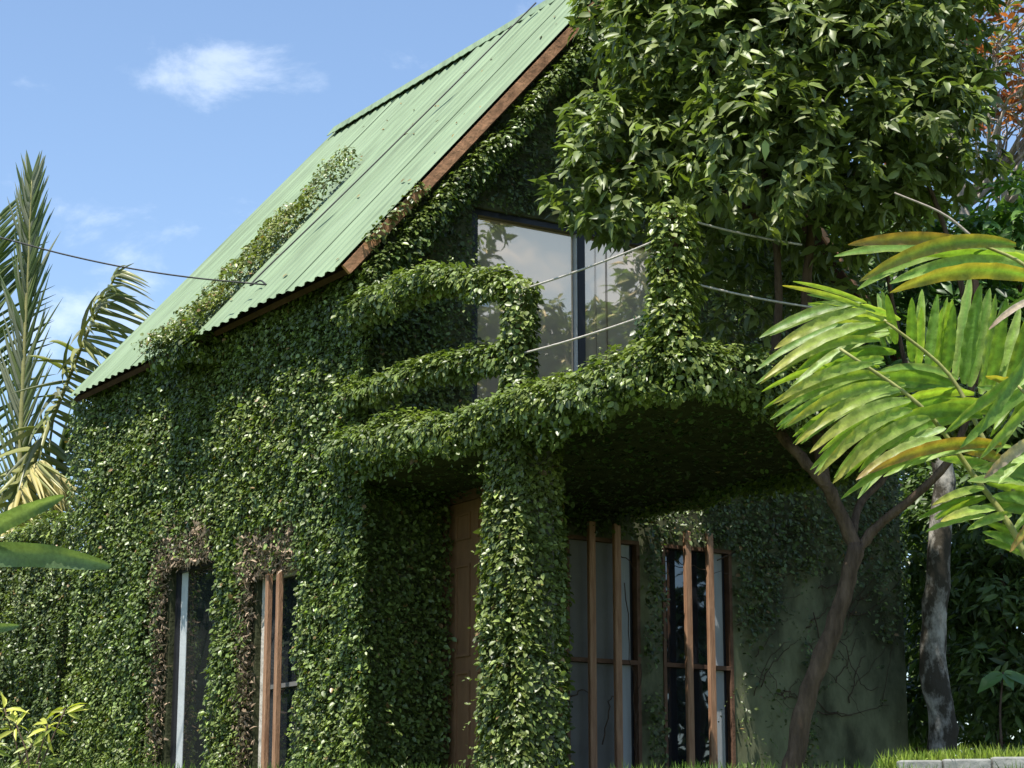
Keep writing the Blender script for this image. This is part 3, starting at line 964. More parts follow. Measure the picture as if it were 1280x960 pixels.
vpst.tube(smooth_path([P(.2, 4.46, 3.3), P(.2, 4.46, 3.8), P(.21, 4.46, 4.2), P(.2, 4.46, 4.50)], 8), .15, 3300, seed=45, lump=.7, base=(.12, .165, .035))
vpst.tube([P(.3, 4.3, 3.4), P(.28, 4.1, 3.75)], .15, 2000, seed=46, base=(.04, .08, .02))
vpst.sprigs([P(.2, 4.46, 3.4), P(.2, 4.46, 4.50)], 45, .12, base=(.12, .165, .035))
vpst.build('bright creeper column wrapping the corner post of the balcony')
vu = Vine()
vu.patch(P(.2, 4.5, 3.215), V3, U3, -Z3, 3.0, 4.6, 260, (.03, .16), seed=48, up=-.6, base=(.035, .065, .018))  # leaf colour darkened in place of the shade under the slab
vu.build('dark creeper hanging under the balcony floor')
vp = Vine()
for org, e1, w_, nn in ((P(.19, 2.13, .3), -U3, .4, -V3), (P(.16, 2.5, .3), V3, .36, -U3), (P(.51, 2.5, .3), U3, .36, V3)):
    vp.patch(org, e1, Z3, nn, w_, 3.0, 4200, (.05, .11), size=(.040, .062), seed=51, base=(.112, .150, .042))
vp.tube([P(.19, 2.50, .3), P(.19, 2.50, 3.2)], .09, 2600, seed=53, base=(.112, .150, .042))
vp.tube([P(.19, 2.15, .3), P(.19, 2.15, 3.2)], .09, 2200, seed=54, base=(.112, .150, .042))
vp.sprigs([P(.2, 2.3, .4), P(.2, 2.3, 3.1)], 60, .2, bias=(-.5, -.5, .3))
vp.build('leafy creeper clothing the porch pillar beside the door')

vr = Vine()
rk = [roofpt(0, .0, q, -.17) for q in np.linspace(0, SLEN * .98, 14)]
vr.tube([p - SN * .05 - U3 * .02 for p in rk], .075, 1500, seed=60, base=(.085, .125, .03), gaps=.3, lump=.9)
vr.tube([p + U3 * .0 - SN * .13 for p in rk], .09, 1400, seed=62, base=(.06, .10, .025), gaps=.15, lump=.9)
vr.tube([roofpt(0, -.02, q, -.02) for q in (.0, .5, 1.2)], .07, 1100, seed=64, base=(.085, .12, .03), gaps=.3)
vr.build('straggling creeper along the rust coloured rake board')
vband = Vine()
def band_mask(a, b_):
    wdt = np.interp(b_, [0, .35, 1.2, 2.2, 2.75], [1.05, .80, .58, .48, .22]) * (.75 + .6 * vnoise(b_ * 4, a * 0, 6))
    return a < wdt
vband.patch(roofpt(0, -3.0, -.12, .0), U3, SD, SN, 1.5, 2.95, 3600, (.05, .20), mask=band_mask, seed=66, base=(.115, .150, .036), up=.2, dry=.05)
vband.tube([P(-.02, -3.95, ZE - .02), P(.0, -3.4, ZE - .04), P(.0, -2.9, ZE - .1)], .15, 2400, seed=68, base=(.08, .12, .025))
vband.build('yellowish creeper strip climbing up the roof along a sheet edge')

# fallen leaves caught on the roof
n_ = 45
oq = np.stack([-RNG.random(n_) ** 1.6 * 5.5 - .2, RNG.random(n_) * 4.6], 1)
pos = np.array([roofpt(0, a, b_, .055 if a > -3 else .022) for a, b_ in oq])
s = Soup()
s.add(*leaves(T_VINE, pos, SN + RNG.normal(0, .18, (n_, 3)), RNG.normal(0, 1, (n_, 3)), RNG.uniform(.03, .07, n_), RNG.uniform(.02, .035, n_), np.array([.22, .16, .07]) * RNG.uniform(.4, 1.5, (n_, 1))))
tag(s.build('fallen_leaves', M['dry']), 'scattered dry leaves lying on the green roof', 'leaves', kind='stuff')

# dry twigs round the side windows
s = Soup()
def twigs(o0, o1, z0, z1, n_):
    o_ = RNG.uniform(o0, o1, n_); z = RNG.uniform(z0, z1, n_)
    pos = np.array([P(WK0 - d_, a, b_) for a, b_, d_ in zip(o_, z, RNG.uniform(.0, .12, n_))])
    nor = -V3 + RNG.normal(0, .6, (n_, 3)); dirn = RNG.normal(0, 1, (n_, 3)) - Z3 * .3
    L = RNG.uniform(.03, .085, n_)
    c = np.array([.32, .24, .165]) * RNG.uniform(.35, 1.4, (n_, 1)) * np.array([1, 1, 1])
    s.add(*leaves(T_BLADE, pos, nor, dirn, L, L * RNG.uniform(.12, .4, n_), c))
twigs(W1[0] - .32, W1[0] - .02, .5, W1[3] + .1, 1600)
twigs(W1[0] - .30, W1[1] + .0, W1[3] - .02, W1[3] + .32, 1300)
twigs(W1[0] - .1, W1[1] - .1, W1[3] + .25, W1[3] + .5, 250)
twigs(W2[0] - .28, W2[0] + .0, .5, W2[3] + .2, 1700)
twigs(W2[0] - .25, W2[1] + .06, W2[3] - .03, W2[3] + .42, 1500)
tag(s.build('dry_vine', M['dry']), 'brown dead creeper twigs fringing the two side wall windows', 'vine', kind='stuff')

# bare runners on the shaded gable wall
s = Soup()
def runner(x0, y0, x1, y1, bend, r=.008):
    r0, r1 = px_dir(x0, y0), px_dir(x1, y1)
    def onwall(r_):
        den_ = r_.x * UV[0] + r_.y * UV[1]
        t_ = (-(WO + .02) + CO @ UV) / den_
        return np.array([r_.x * t_, r_.y * t_, r_.z * t_ + EYE])
    a, b_ = onwall(r0), onwall(r1)
    mid = (a + b_) / 2 + bend * Z3
    pts = smooth_path([a, mid, b_], 12) + RNG.normal(0, .012, (12, 3)) * (V3 + Z3) - U3 * .01
    s.tube(pts, r, r * .5, 5, (.1, .07, .05))
for q in [(1020, 890, 1110, 880, -.06), (1040, 770, 1130, 720, -.16), (930, 730, 1010, 700, -.1), (1060, 680, 1120, 640, .1), (1050, 800, 1100, 860, -.2),
          (950, 640, 1040, 670, -.06), (880, 620, 960, 690, .1), (1010, 640, 1030, 760, .1), (920, 780, 1000, 745, .05), (1100, 880, 1125, 780, .05),
          (1060, 880, 1080, 820, .1), (895, 700, 960, 640, -.1), (940, 870, 985, 800, .1), (1070, 620, 1135, 700, .06),
          (752, 930, 770, 868, .15), (782, 730, 797, 960, .05), 
          (770, 690, 796, 715, 0.02), (715, 870, 745, 872, .06), (800, 830, 792, 955, 0.0), (840, 700, 912, 718, -.02),
          (1000, 560, 1060, 600, .03), (965, 655, 1000, 700, 0)] + [(float(x), float(y), float(x + 1.3 * dx), float(y + dy), float(bd)) for x, y, dx, dy, bd in zip(RNG.uniform(930, 1075, 44), RNG.uniform(600, 880, 44), RNG.uniform(10, 48, 44), RNG.uniform(-60, 60, 44), RNG.normal(0, .07, 44))]:
    runner(*q, r=random.uniform(.003, .007))
s.add(*[np.array(x) for x in ([(0, 0, -5), (0, .01, -5), (.01, 0, -5)], [(0, 1, 2)])], np.array([.1, .07, .05]))
tag(s.build('bare_vine_stems', M['stem'], colour=False), 'thin brown leafless runners crossing the shaded plaster and windows', 'vine', kind='stuff')

# ================================================================== the cable
cable = smooth_path([PX(-60, 285, 20.5), PX(0, 297, 20.4), PX(80, 318, 20.25), PX(160, 335, 20.1), PX(240, 347, 19.95), PX(333, 356, 19.75)], 24)
s = Soup(); s.tube(cable, .008, .008, 6)
end = roofpt(0, -2.25, .45, .12)
s.tube(smooth_path([cable[-1], (cable[-1] + end) / 2 + Z3 * .02, end, roofpt(0, -2.1, 1.6, .115), roofpt(0, -1.92, 3.2, .115), roofpt(0, -1.7, SLEN - .15, .13)], 24), .009, .009, 6)
tag(s.build('overhead_cable', M['cable'], smooth=True, colour=False), 'thin dark cable from the left sky to the green roof', 'cable')


# ================================================================== trees and plants
def rosettes(centres, outward, per, size, base, var=.3, seed=0, droop=.35, wr=.34, spread=.09, warm=None, young=0.0, up=0.5):
    """tufts of leaves at twig ends"""
    n_ = len(centres) * per
    c = np.repeat(centres, per, axis=0); ow = np.repeat(unit(outward), per, axis=0)
    d = unit(ow * .55 + unit(RNG.normal(0, 1, (n_, 3))) * .95 - Z3 * droop)
    pos = c + d * RNG.uniform(.0, 1, (n_, 1)) * spread * .5 + RNG.normal(0, spread * .25, (n_, 3))
    nor = Z3 * up + ow * .45 + RNG.normal(0, .38, (n_, 3))
    L = RNG.uniform(*size, n_)
    colr = palette(n_, base, var, None if warm is None else np.clip(warm + RNG.normal(0, .2, n_), 0, 1))
    if young:
        y_ = np.repeat(RNG.random(len(centres)) < young, per) & (RNG.random(n_) < .6)
        colr[y_] = np.array([.19, .25, .035]) * RNG.uniform(.7, 1.2, (y_.sum(), 1))
    return pos, nor, d, L, L * RNG.uniform(wr * .8, wr * 1.2, n_), colr


def lobes_points(lobes, dens, fill=.35):
    cs, ow = [], []
    for c, r in lobes:
        n_ = max(6, int(dens * r[0] * r[2] * 4))
        d = unit(RNG.normal(0, 1, (n_, 3)))
        rr = np.where(RNG.random(n_) < fill, RNG.random(n_) ** .4, RNG.uniform(.82, 1.08, n_))
        cs.append(np.asarray(c) + d * rr[:, None] * np.asarray(r)); ow.append(d + Z3 * .25)
    return np.vstack(cs), np.vstack(ow)


def tree(name, label, base, limbs, lobes, dens, per, size, colr, bark, parent_cat='tree', group=None, singles=0, droop=.35, wr=.34, young=0., trunk_seg=10, warm=None, fill=.35, up=.5):
    t_ = empty(name, base, label, parent_cat, group)
    trunk = None
    for i_, (pts, r0, r1) in enumerate(limbs):
        pts = smooth_path(pts, max(6, 4 * len(pts)))
        pts[1:-1] += RNG.normal(0, r0 * .06, (len(pts) - 2, 3))
        s_ = Soup()
        r = np.linspace(r0, r1, len(pts)) * (1 + RNG.normal(0, .05, len(pts)))
        V, F = tube_arrays(pts, r, trunk_seg if i_ == 0 else 7)
        s_.add(V, F)
        s_.build('trunk' if i_ == 0 else 'branch', bark, t_, smooth=True, colour=False)
    if not lobes:
        return t_
    cs_, ow = lobes_points(lobes, dens, fill)
    L = rosettes(cs_, ow, per, size, colr, droop=droop, wr=wr, young=young, warm=warm, up=up)
    n_ = len(L[0])
    big = np.zeros(n_, bool)
    if singles:
        # the leaves that show largest from the front become objects of their own
        p_ = L[0]; dist = p_[:, 1]
        vis = (p_[:, 2] - EYE) / dist < .43
        sc = np.where(vis, -dist + L[3] * 6 + RNG.random(n_) * .8, -99)
        big[np.argsort(-sc)[:singles]] = True
    s_ = Soup(); s_.add(*leaves(T_TREE, *[x[~big] for x in L]))
    cr = s_.build('crown', M['tree_leaf'], t_)
    cr['kind'] = 'stuff'
    if singles:
        pals = [x for x in (1.0, .75, 1.3, .9, 1.15)]
        mes = []
        for q in range(8):
            V, F, C = leaves(T_TREE, np.zeros((1, 3)), np.array([[0, 0, 1.]]), np.array([[1., 0, 0]]), np.ones(1), np.ones(1) * wr * 1.05, palette(1, colr, .3))
            me = bpy.data.meshes.new('leaf')
            me.from_pydata(V.tolist(), [], F.tolist())
            at = me.attributes.new('leafcol', 'FLOAT_COLOR', 'POINT')
            at.data.foreach_set('color', np.concatenate([C, np.ones((len(C), 1))], 1).astype(np.float32).ravel())
            me.materials.append(M['tree_leaf'])
            mes.append(me)
        for j in np.where(big)[0]:
            o = link(bpy.data.objects.new('leaf', mes[int(RNG.integers(8))]))
            nn = unit(L[1][j]); dd = unit(L[2][j] - nn * (L[2][j] @ nn)); sd = np.cross(nn, dd); k_ = L[3][j]
            o.parent = t_
            o.matrix_parent_inverse = Matrix.Translation(-t_.location)
            o.matrix_basis = Matrix([[dd[i] * k_, sd[i] * k_, nn[i] * k_, L[0][j][i]] for i in range(3)] + [[0, 0, 0, 1]])
    return t_


def lob(x, y, r, Y, depth=1.3):
    s_ = r / FPX * Y * 1.03
    return (PX(x, y, Y), (s_, s_ * depth, s_))


TY = 15.3
front_lobes = [lob(*a) for a in [
    (790, 20, 70, 15.9), (850, 50, 90, 15.4), (752, 160, 50, 15.5), (730, 238, 42, 15.4), (790, 190, 75, 15.3), (775, 262, 40, 15.2), (860, 150, 100, 15.5),
    (930, 50, 110, 15.0), (945, 190, 100, 14.7), (1040, 60, 120, 15.2), (1060, 180, 95, 15.0), (1140, 50, 85, 15.1), (1150, 160, 75, 14.9),
    (1200, 110, 45, 15.0), (1215, 190, 32, 15.0), (870, 245, 55, 15.6), (905, 290, 60, 16.4), (1010, 270, 60, 15.8), (1090, 270, 50, 15.4), (930, 370, 50, 16.8), (1040, 360, 50, 16.6),
    (880, -90, 120, 15.4), (1030, -100, 140, 15.3), (1160, -60, 100, 15.2), (960, -20, 120, 16.4), (1080, 120, 110, 16.6), (900, 120, 110, 16.7), (1160, 230, 40, 15.3), (960, -75, 110, 19.0), (1050, -65, 110, 19.3), (1130, -60, 105, 19.6), (1000, -160, 120, 18.3), (1120, -150, 120, 18.6), (850, -65, 85, 18.8), (860, 25, 60, 19.0), (940, 30, 75, 19.2), (1020, 20, 75, 19.4)]]  # the lobes set farthest back are added to shade the gable wall
def tp(x, y, Y=TY): return PX(x, y, Y)
limbs = [
    ([tp(984, 1000), tp(996, 930), tp(1012, 860), tp(1040, 790), tp(1058, 730), tp(1070, 680)], .074, .062),
    ([tp(1072, 690), tp(1050, 640), tp(1030, 603, 15.2), tp(1000, 570, 15.2), tp(972, 530, 15.4), tp(968, 450, 15.6), tp(974, 370, 15.6), tp(966, 270, 15.6), tp(945, 180, 15.5)], .055, .024),
    ([tp(1030, 603, 15.2), tp(1020, 520, 15.4), tp(1008, 400, 15.6), tp(1013, 300, 15.6), tp(1022, 200, 15.5), tp(1040, 60, 15.4)], .05, .028),
    ([tp(1070, 690), tp(1100, 655), tp(1145, 618, 15.2), tp(1190, 570, 15.1), tp(1215, 480, 15.0), tp(1200, 350, 15.0), tp(1150, 200, 15)], .040, .018),
    ([tp(1066, 670), tp(1075, 630, 15.5), tp(1110, 590, 15.8), tp(1140, 520, 16), tp(1120, 400, 16), tp(1090, 250, 15.8)], .032, .014),
    ([tp(966, 290, 15.6), tp(920, 250, 15.5), tp(850, 215, 15.4), tp(770, 200, 15.4)], .035, .012),
    ([tp(1013, 290, 15.6), tp(1060, 230, 15.4), tp(1120, 150, 15.2)], .03, .012),
    ([tp(945, 180, 15.5), tp(900, 100, 15.5), tp(840, 40, 15.5)], .03, .012),
    ([tp(960, 240, 15.6), tp(985, 140, 15.4), tp(960, 20, 15.4)], .03, .012)]
tree('broadleaf_tree', 'glossy dark leaved tree with forked leaning trunk in front of the balcony', tp(984, 1000), limbs, front_lobes,
     122, 9, (.085, .168), (.118, .158, .050), M['bark'], singles=300, young=.04, warm=.3, wr=.4, fill=.22)

# background on the right
bgY = 25.0
tree('background_tree', 'tall shady green tree rising behind the right end of the house', PX(1150, 1000, 27), [([PX(1150, 1000, 27), PX(1160, 600, 27), PX(1150, 300, 27)], .22, .08)],
     [lob(*a) for a in [(1110, 340, 90, 27), (1190, 400, 110, 26.5), (1260, 330, 60, 27), (1120, 470, 110, 27), (1230, 520, 120, 26), (1130, 250, 45, 28), (1300, 420, 120, 26), (1060, 330, 60, 28), (1270, 600, 120, 28), (1180, 560, 100, 28.5), (1290, 250, 40, 28)]],
     40, 9, (.16, .30), (.05, .095, .025), M['bark'], droop=.3)
tree('pale_leaved_tree', 'young tree with long bright green drooping leaves beyond the ginger', PX(1290, 700, 19), [([PX(1290, 900, 19), PX(1292, 500, 19), PX(1265, 300, 19)], .06, .02)],
     [lob(*a) for a in [(1255, 268, 42, 19), (1300, 290, 60, 19), (1225, 300, 26, 19.2), (1290, 360, 50, 19)]], 60, 8, (.16, .30), (.085, .17, .035), M['bark'], droop=.7, wr=.25, warm=.5)
tree('grey_trunk_tree', 'old tree with pale lichen spotted trunk standing on the grassy bed', PX(1178, 935, 18.6), [([PX(1180, 945, 18.6), PX(1176, 890, 18.6), PX(1166, 800, 18.6), PX(1172, 700, 18.6), PX(1180, 600, 18.6), PX(1176, 500, 18.6), PX(1190, 380, 18.6)], .135, .075)],
     [lob(*a) for a in [(1190, 340, 60, 18.8), (1240, 420, 60, 18.8), (1150, 420, 50, 18.9)]], 60, 9, (.13, .24), (.04, .095, .024), M['greybark'], trunk_seg=12)
for i_, (lab, lbs, cc) in enumerate([
    ('dense dark shrub filling the gap right of the house wall', [(1180, 700, 70, 23), (1200, 800, 60, 22.6), (1165, 620, 50, 23.4), (1170, 880, 45, 22.8), (1210, 640, 70, 24.5), (1240, 760, 90, 24.5), (1230, 880, 80, 24.5), (1165, 760, 50, 24.5), (1148, 620, 50, 26), (1148, 700, 45, 26), (1148, 780, 45, 26), (1148, 850, 45, 26), (1150, 910, 40, 26)], (.058, .10, .03)),
    ('dark glossy shrub at the right edge behind the grey trunk', [(1250, 650, 60, 21.6), (1270, 760, 75, 21.4), (1240, 850, 60, 21.2), (1290, 880, 60, 21), (1220, 740, 50, 21.8), (1300, 640, 70, 22.5), (1320, 760, 80, 22)], (.066, .11, .034))]):
    b0 = PX(lbs[0][0], 960, lbs[0][3])
    tree('shrub', lab, b0, [([b0, PX(lbs[0][0] + 4, 800, lbs[0][3]), PX(lbs[0][0], 650, lbs[0][3])], .05, .02)], [lob(*a) for a in lbs], 95, 10, (.10, .2), cc, M['bark'], 'shrub', fill=.5)
# sapling with a few broad leaves
sb = PX(1252, 935, 17.5)
sap = empty('sapling', sb, 'small sapling with a tuft of broad drooping leaves on the bed', 'sapling')
s = Soup(); s.tube(smooth_path([sb, PX(1250, 890, 17.5), PX(1254, 840, 17.5)], 8), .012, .007, 6); s.build('stem', M['stem'], sap, colour=False)
for i_, (x, y) in enumerate(((1228, 862), (1240, 830), (1272, 832), (1280, 848), (1262, 866), (1236, 878), (1290, 862))):
    a, b_ = PX(1254, 842, 17.5), PX(x, y, 17.5 + random.uniform(-.1, .1))
    d = b_ - a; L = np.linalg.norm(d) * 1.1
    V, F, C = leaves(T_TREE, a[None], (Z3 * .7 + np.array([0, -.6, 0]))[None], d[None], np.array([L]), np.array([L * .5]), palette(1, (.08, .16, .05), .15))
    tris('leaf', V, F, C, M['tree_leaf'], sap)

# bare flowering tree, far right
bt = empty('bare_tree', PX(1235, 900, 30), 'nearly leafless grey tree with orange blossom in the top right corner', 'tree')
def grow(p, d, L, r, depth, s_, tips):
    q = p + d * L
    mid = (p + q) / 2 + RNG.normal(0, L * .08, 3)
    s_.tube(smooth_path([p, mid, q], 5), r, r * .65, 5)
    if depth == 0:
        tips.append(q); return
    for _ in range(int(RNG.integers(2, 4))):
        nd = unit(d + RNG.normal(0, .55, 3) + Z3 * .12)
        grow(q, nd, L * RNG.uniform(.62, .85), r * .62, depth - 1, s_, tips)
s = Soup(); tips = []
s.tube(smooth_path([PX(1235, 950, 30), PX(1228, 600, 30), PX(1215, 330, 30), PX(1195, 200, 30)], 14), .2, .09, 9)
s.build('trunk', M['twigbark'], bt, smooth=True, colour=False)
s = Soup()
for x, y, dx, dz in ((1215, 330, .5, .8), (1205, 260, .7, .7), (1195, 200, .2, 1), (1200, 230, -.3, .9), (1222, 420, .9, .5)):
    for _ in range(4):
        grow(PX(x, y, 30), unit(np.array([dx + RNG.normal(0, .2), RNG.normal(0, .4), dz])), 1.0, .06, 4, s, tips)
br = s.build('branches', M['twigbark'], bt, smooth=True, colour=False); br['kind'] = 'stuff'
tips = np.array(tips)
sel = tips[RNG.random(len(tips)) < .25]
bl = rosettes(sel, sel * 0 + Z3, 9, (.10, .2), (.30, .085, .03), droop=0, wr=.6, spread=.25)
bl = list(bl); bl[5] = np.array([.42, .13, .055]) * RNG.uniform(.5, 1.3, (len(bl[0]), 1))
s = Soup(); s.add(*leaves(T_TREE, *bl)); o = s.build('blossom', M['tree_leaf'], bt); o['kind'] = 'stuff'

gr_ = tips[RNG.random(len(tips)) < .16]
s = Soup(); s.add(*leaves(T_TREE, *rosettes(gr_, gr_ * 0 + Z3, 8, (.12, .24), (.10, .13, .045), droop=.2, wr=.45, spread=.3)))
o = s.build('crown', M['tree_leaf'], bt); o['kind'] = 'stuff'

# ---- ginger clump in the near right
def big_leaf(base, tip, width, lift, twist, c_mid, c_edge, c_tip=None, wave=.06, seg=13, name='leaf', parent=None, cup=.22, waves=5, material=None, form='lance'):
    """a long blade with a midrib, wavy margins and a pointed tip"""
    base, tip = np.asarray(base), np.asarray(tip)
    d = tip - base; L = np.linalg.norm(d); d = d / L
    view = unit(base - np.array([0, 0, EYE]))
    sd = unit(np.cross(d, view)); sd = sd if sd[2] > 0 else -sd        # the side that is up in view
    nr = np.cross(d, sd); nr = nr if nr[1] < 0 else -nr
    sd_, nr_ = sd * math.cos(twist) + nr * math.sin(twist), nr * math.cos(twist) - sd * math.sin(twist)
    ts = np.linspace(0, 1, seg)
    ph = random.random() * 6
    V, C = [], []
    for t_ in ts:
        p = base + d * L * t_ + Z3 * lift * 4 * t_ * (1 - t_) * L
        w = width * .5 * (((t_ + .01) ** .45) * ((1.001 - t_) ** .62) * 1.5 if form == 'lance' else math.sin(math.pi * min(1, t_ * .96 + .04) ** .9) ** .45) + .001
        for j, sx in enumerate((1, .5, 0, -.5, -1)):
            e = abs(sx)
            wv = (.012 * width * e * math.sin(t_ * 150) if form == 'strap' else 0) + wave * width * e ** 2 * (math.sin(t_ * waves * (5.2 if sx < 0 else 6.9) + ph * (1.7 if sx < 0 else 1)) + .35 * math.sin(t_ * waves * 13.1 + ph * 2.3 + sx)) * min(1, w / (.3 * width))
            V.append(p + sd_ * sx * w + nr_ * (cup * w * e + wv))
            c = np.array(c_mid) * (1 - e) + np.array(c_edge) * e
            if c_tip is not None:
                c = c * (1 - t_ ** 2) + np.array(c_tip) * t_ ** 2
            C.append(c * (1 + .09 * math.sin(t_ * 9 + sx * 3 + ph) + .03 * math.sin(t_ * 37 + sx * 11 + ph)) * (1.35 if sx == 0 else 1))
    F = []
    for i_ in range(seg - 1):
        for j in range(4):
            a = i_ * 5 + j
            F += [(a, a + 1, a + 6), (a, a + 6, a + 5)]
    return tris(name, V, F, np.clip(np.array(C), 0, 1), material or M['ginger'], parent, smooth=True)


GY = 9.2
gb_ = PX(1420, 1500, GY); gb_[2] = gz(0, GY)
ging = empty('ginger_plant', gb_, 'large yellow green variegated ginger clump leaning in at the right foreground', 'ginger plant')
def gstem(pts, r):
    s_ = Soup(); s_.tube(smooth_path(pts, 26), r, r * .35, 8)
    s_.build('stem', M['gstem'], ging, smooth=True, colour=False)
M['gstem'] = plain('yellow_green_stem', (0.30, 0.30, 0.10), 0.6, 0.25, 9, bump=0.15)
gstem([PX(1420, 1420, 9.3), PX(1360, 900, 9.3), PX(1280, 690, 9.2), PX(1214, 590, 9.2), PX(1150, 507, 9.15), PX(1050, 436, 9.1)], .020)
gstem([PX(1440, 1420, 9.5), PX(1370, 850, 9.5), PX(1290, 660, 9.4), PX(1235, 560, 9.4), PX(1186, 468, 9.4), PX(1105, 400, 9.35)], .019)
gstem([PX(1500, 1400, 9.0), PX(1430, 800, 9.0), PX(1370, 500, 9.0), PX(1300, 350, 9.0), PX(1215, 300, 9.0)], .018)
gstem([PX(1520, 1400, 8.8), PX(1430, 800, 8.8), PX(1340, 560, 8.8), PX(1270, 480, 8.8)], .018)
YG, GR, EG, BR = (.185, .285, .05), (.125, .225, .045), (.30, .39, .11), (.28, .17, .05)
# base, tip, width, lift, kind, depth
gl = [
    ((1082, 388), (968, 436), .105, .06, 'y', 9.2), ((1094, 405), (955, 474), .10, .08, 'y', 9.15), ((1100, 425), (950, 480), .085, .10, 'y', 9.3),
    ((1090, 455), (966, 505), .09, .07, 'y', 9.05), ((1112, 470), (972, 507), .09, .10, 'y', 9.15), ((1112, 480), (984, 532), .10, .08, 'y', 9.0),
    ((1126, 487), (994, 556), .10, .09, 'y', 9.1), ((1138, 500), (1012, 566), .105, .09, 'y', 9.0), ((1140, 512), (1022, 594), .105, .10, 'y', 8.95),
    ((1162, 522), (1041, 604), .12, .10, 'y', 8.9), ((1176, 548), (1070, 600), .10, .07, 'yb', 8.9), ((1252, 556), (1085, 592), .11, .08, 'b', 8.95),
    ((1120, 440), (1020, 470), .10, .10, 'g', 9.4), ((1150, 470), (1040, 500), .10, .10, 'g', 9.45), ((1190, 480), (1085, 475), .11, .08, 'g', 9.3),
    ((1210, 505), (1080, 540), .12, .10, 'g', 9.25), ((1228, 520), (1120, 530), .12, .10, 'g', 9.05),
    ((1100, 402), (1010, 405), .10, .06, 'y', 9.35), ((1120, 410), (1030, 395), .10, .06, 'y', 9.4), ((1075, 382), (978, 357), .045, .03, 'y', 9.2),
    ((1140, 452), (1140, 372), .10, .0, 'g', 9.5), ((1160, 460), (1172, 368), .10, .0, 'g', 9.5), ((1182, 470), (1192, 380), .11, .0, 'g', 9.5),
    ((1205, 480), (1226, 355), .15, .0, 'g', 9.5), ((1236, 490), (1258, 372), .13, .0, 'g', 9.45), ((1120, 430), (1108, 368), .08, .0, 'g', 9.5),
    ((1222, 306), (1060, 306), .115, .05, 'b', 9.0), ((1270, 306), (1074, 352), .13, .10, 'gb', 8.95), ((1310, 352), (1112, 366), .15, .10, 'gb', 8.9), ((1300, 330), (1150, 320), .10, .05, 'g', 9.1),
    ((1300, 430), (1222, 545), .12, .02, 'g', 8.8), ((1310, 470), (1200, 560), .11, .04, 'g', 8.85), ((1300, 372), (1236, 412), .055, .06, 'd', 8.7),
    ((1300, 545), (1230, 598), .10, .05, 'd', 8.75), ((1230, 610), (1165, 632), .07, .05, 'y', 9.0), ((1244, 636), (1176, 652), .085, .05, 'y', 9.0),
    ((1320, 600), (1222, 588), .12, .05, 'g', 8.9), ((1330, 640), (1240, 620), .12, .05, 'g', 9.2), ((1310, 700), (1228, 665), .10, .05, 'g', 9.3), ((1300, 640), (1262, 690), .08, .02, 'b', 9.1),
    ((1260, 580), (1190, 560), .10, .05, 'b', 9.3), ((1310, 500), (1232, 470), .10, .05, 'gb', 9.2)]
for (bx, by), (tx, ty), w, lf, kd, Y in gl:
    cm, ce, ct = {'y': (YG, EG, (.34, .30, .06)), 'g': (GR, (.17, .27, .05), None), 'b': ((.20, .22, .035), BR, BR), 'yb': (YG, EG, BR),
                  'gb': (GR, (.30, .24, .05), (.26, .22, .05)), 'd': ((.42, .34, .26), (.50, .42, .36), (.3, .2, .15))}[kd]
    jit = 1 + random.uniform(-.15, .15)
    big_leaf(PX(bx, by, Y + .03), PX(tx, ty, Y - random.uniform(.05, .22)), w * .68, lf, random.uniform(-.5, .7), np.array(cm) * jit, np.array(ce) * jit, ct, wave=.055 if kd != 'g' else .045, parent=ging, waves=random.uniform(4, 6), seg=22)
    for rep in range(3 if kd in 'yg' else 1):
        jx, jy = random.uniform(-14, 22), random.uniform(-14, 16)
        big_leaf(PX(bx + jx, by + jy, Y + .2), PX(tx + jx * 1.6, ty + jy * 1.5, Y + random.uniform(.0, .25)), w * .62, lf, random.uniform(-.7, .8), np.array(random.choice((GR, YG))) * jit, np.array(random.choice((EG, (.2, .27, .05)))) * jit, None, wave=.05, parent=ging, waves=5, seg=22)
s = Soup(); s.tube(smooth_path([PX(1225, 305, 9), PX(1180, 268, 9), PX(1118, 241, 9)], 10), .008, .004, 5)
s.build('dry_stalk', M['twigbark'], ging, colour=False)

# ---- coconut palm at the left
pb = PX(-70, 1000, 27); pb[2] = EYE + GZ
palm = empty('coconut_palm', pb, 'coconut palm with tall upright fronds at the left edge', 'palm')
s = Soup(); s.tube(smooth_path([pb, PX(-50, 850, 27), PX(-20, 700, 27)], 10), .18, .14, 10); s.build('trunk', M['greybark'], palm, smooth=True, colour=False)
lf_me = []
for c in ((.11, .15, .045), (.15, .185, .06), (.26, .27, .10), (.46, .40, .16), (.075, .11, .035), (.22, .235, .15)):
    seg = 5
    V, F = [], []
    for i_ in range(seg + 1):
        t_ = i_ / seg
        w = (.5 * (1 - t_) ** .6 + .02) * min(1, .5 + t_ * 3)
        V += [(t_, w, -.25 * t_ ** 2), (t_, 0, -.25 * t_ ** 2 + .12 * w), (t_, -w, -.25 * t_ ** 2)]
    for i_ in range(seg):
        a = i_ * 3
        F += [(a, a + 1, a + 4), (a, a + 4, a + 3), (a + 1, a + 2, a + 5), (a + 1, a + 5, a + 4)]
    me = bpy.data.meshes.new('leaflet')
    me.from_pydata(V, [], F)
    at = me.attributes.new('leafcol', 'FLOAT_COLOR', 'POINT')
    at.data.foreach_set('color', np.tile(np.array([*c, 1], np.float32), len(V)))
    me.materials.append(M['palm']); lf_me.append(me)
M['rachis'] = plain('palm_rachis', (.32, .30, .12), .6, .2, 9, bump=.1)


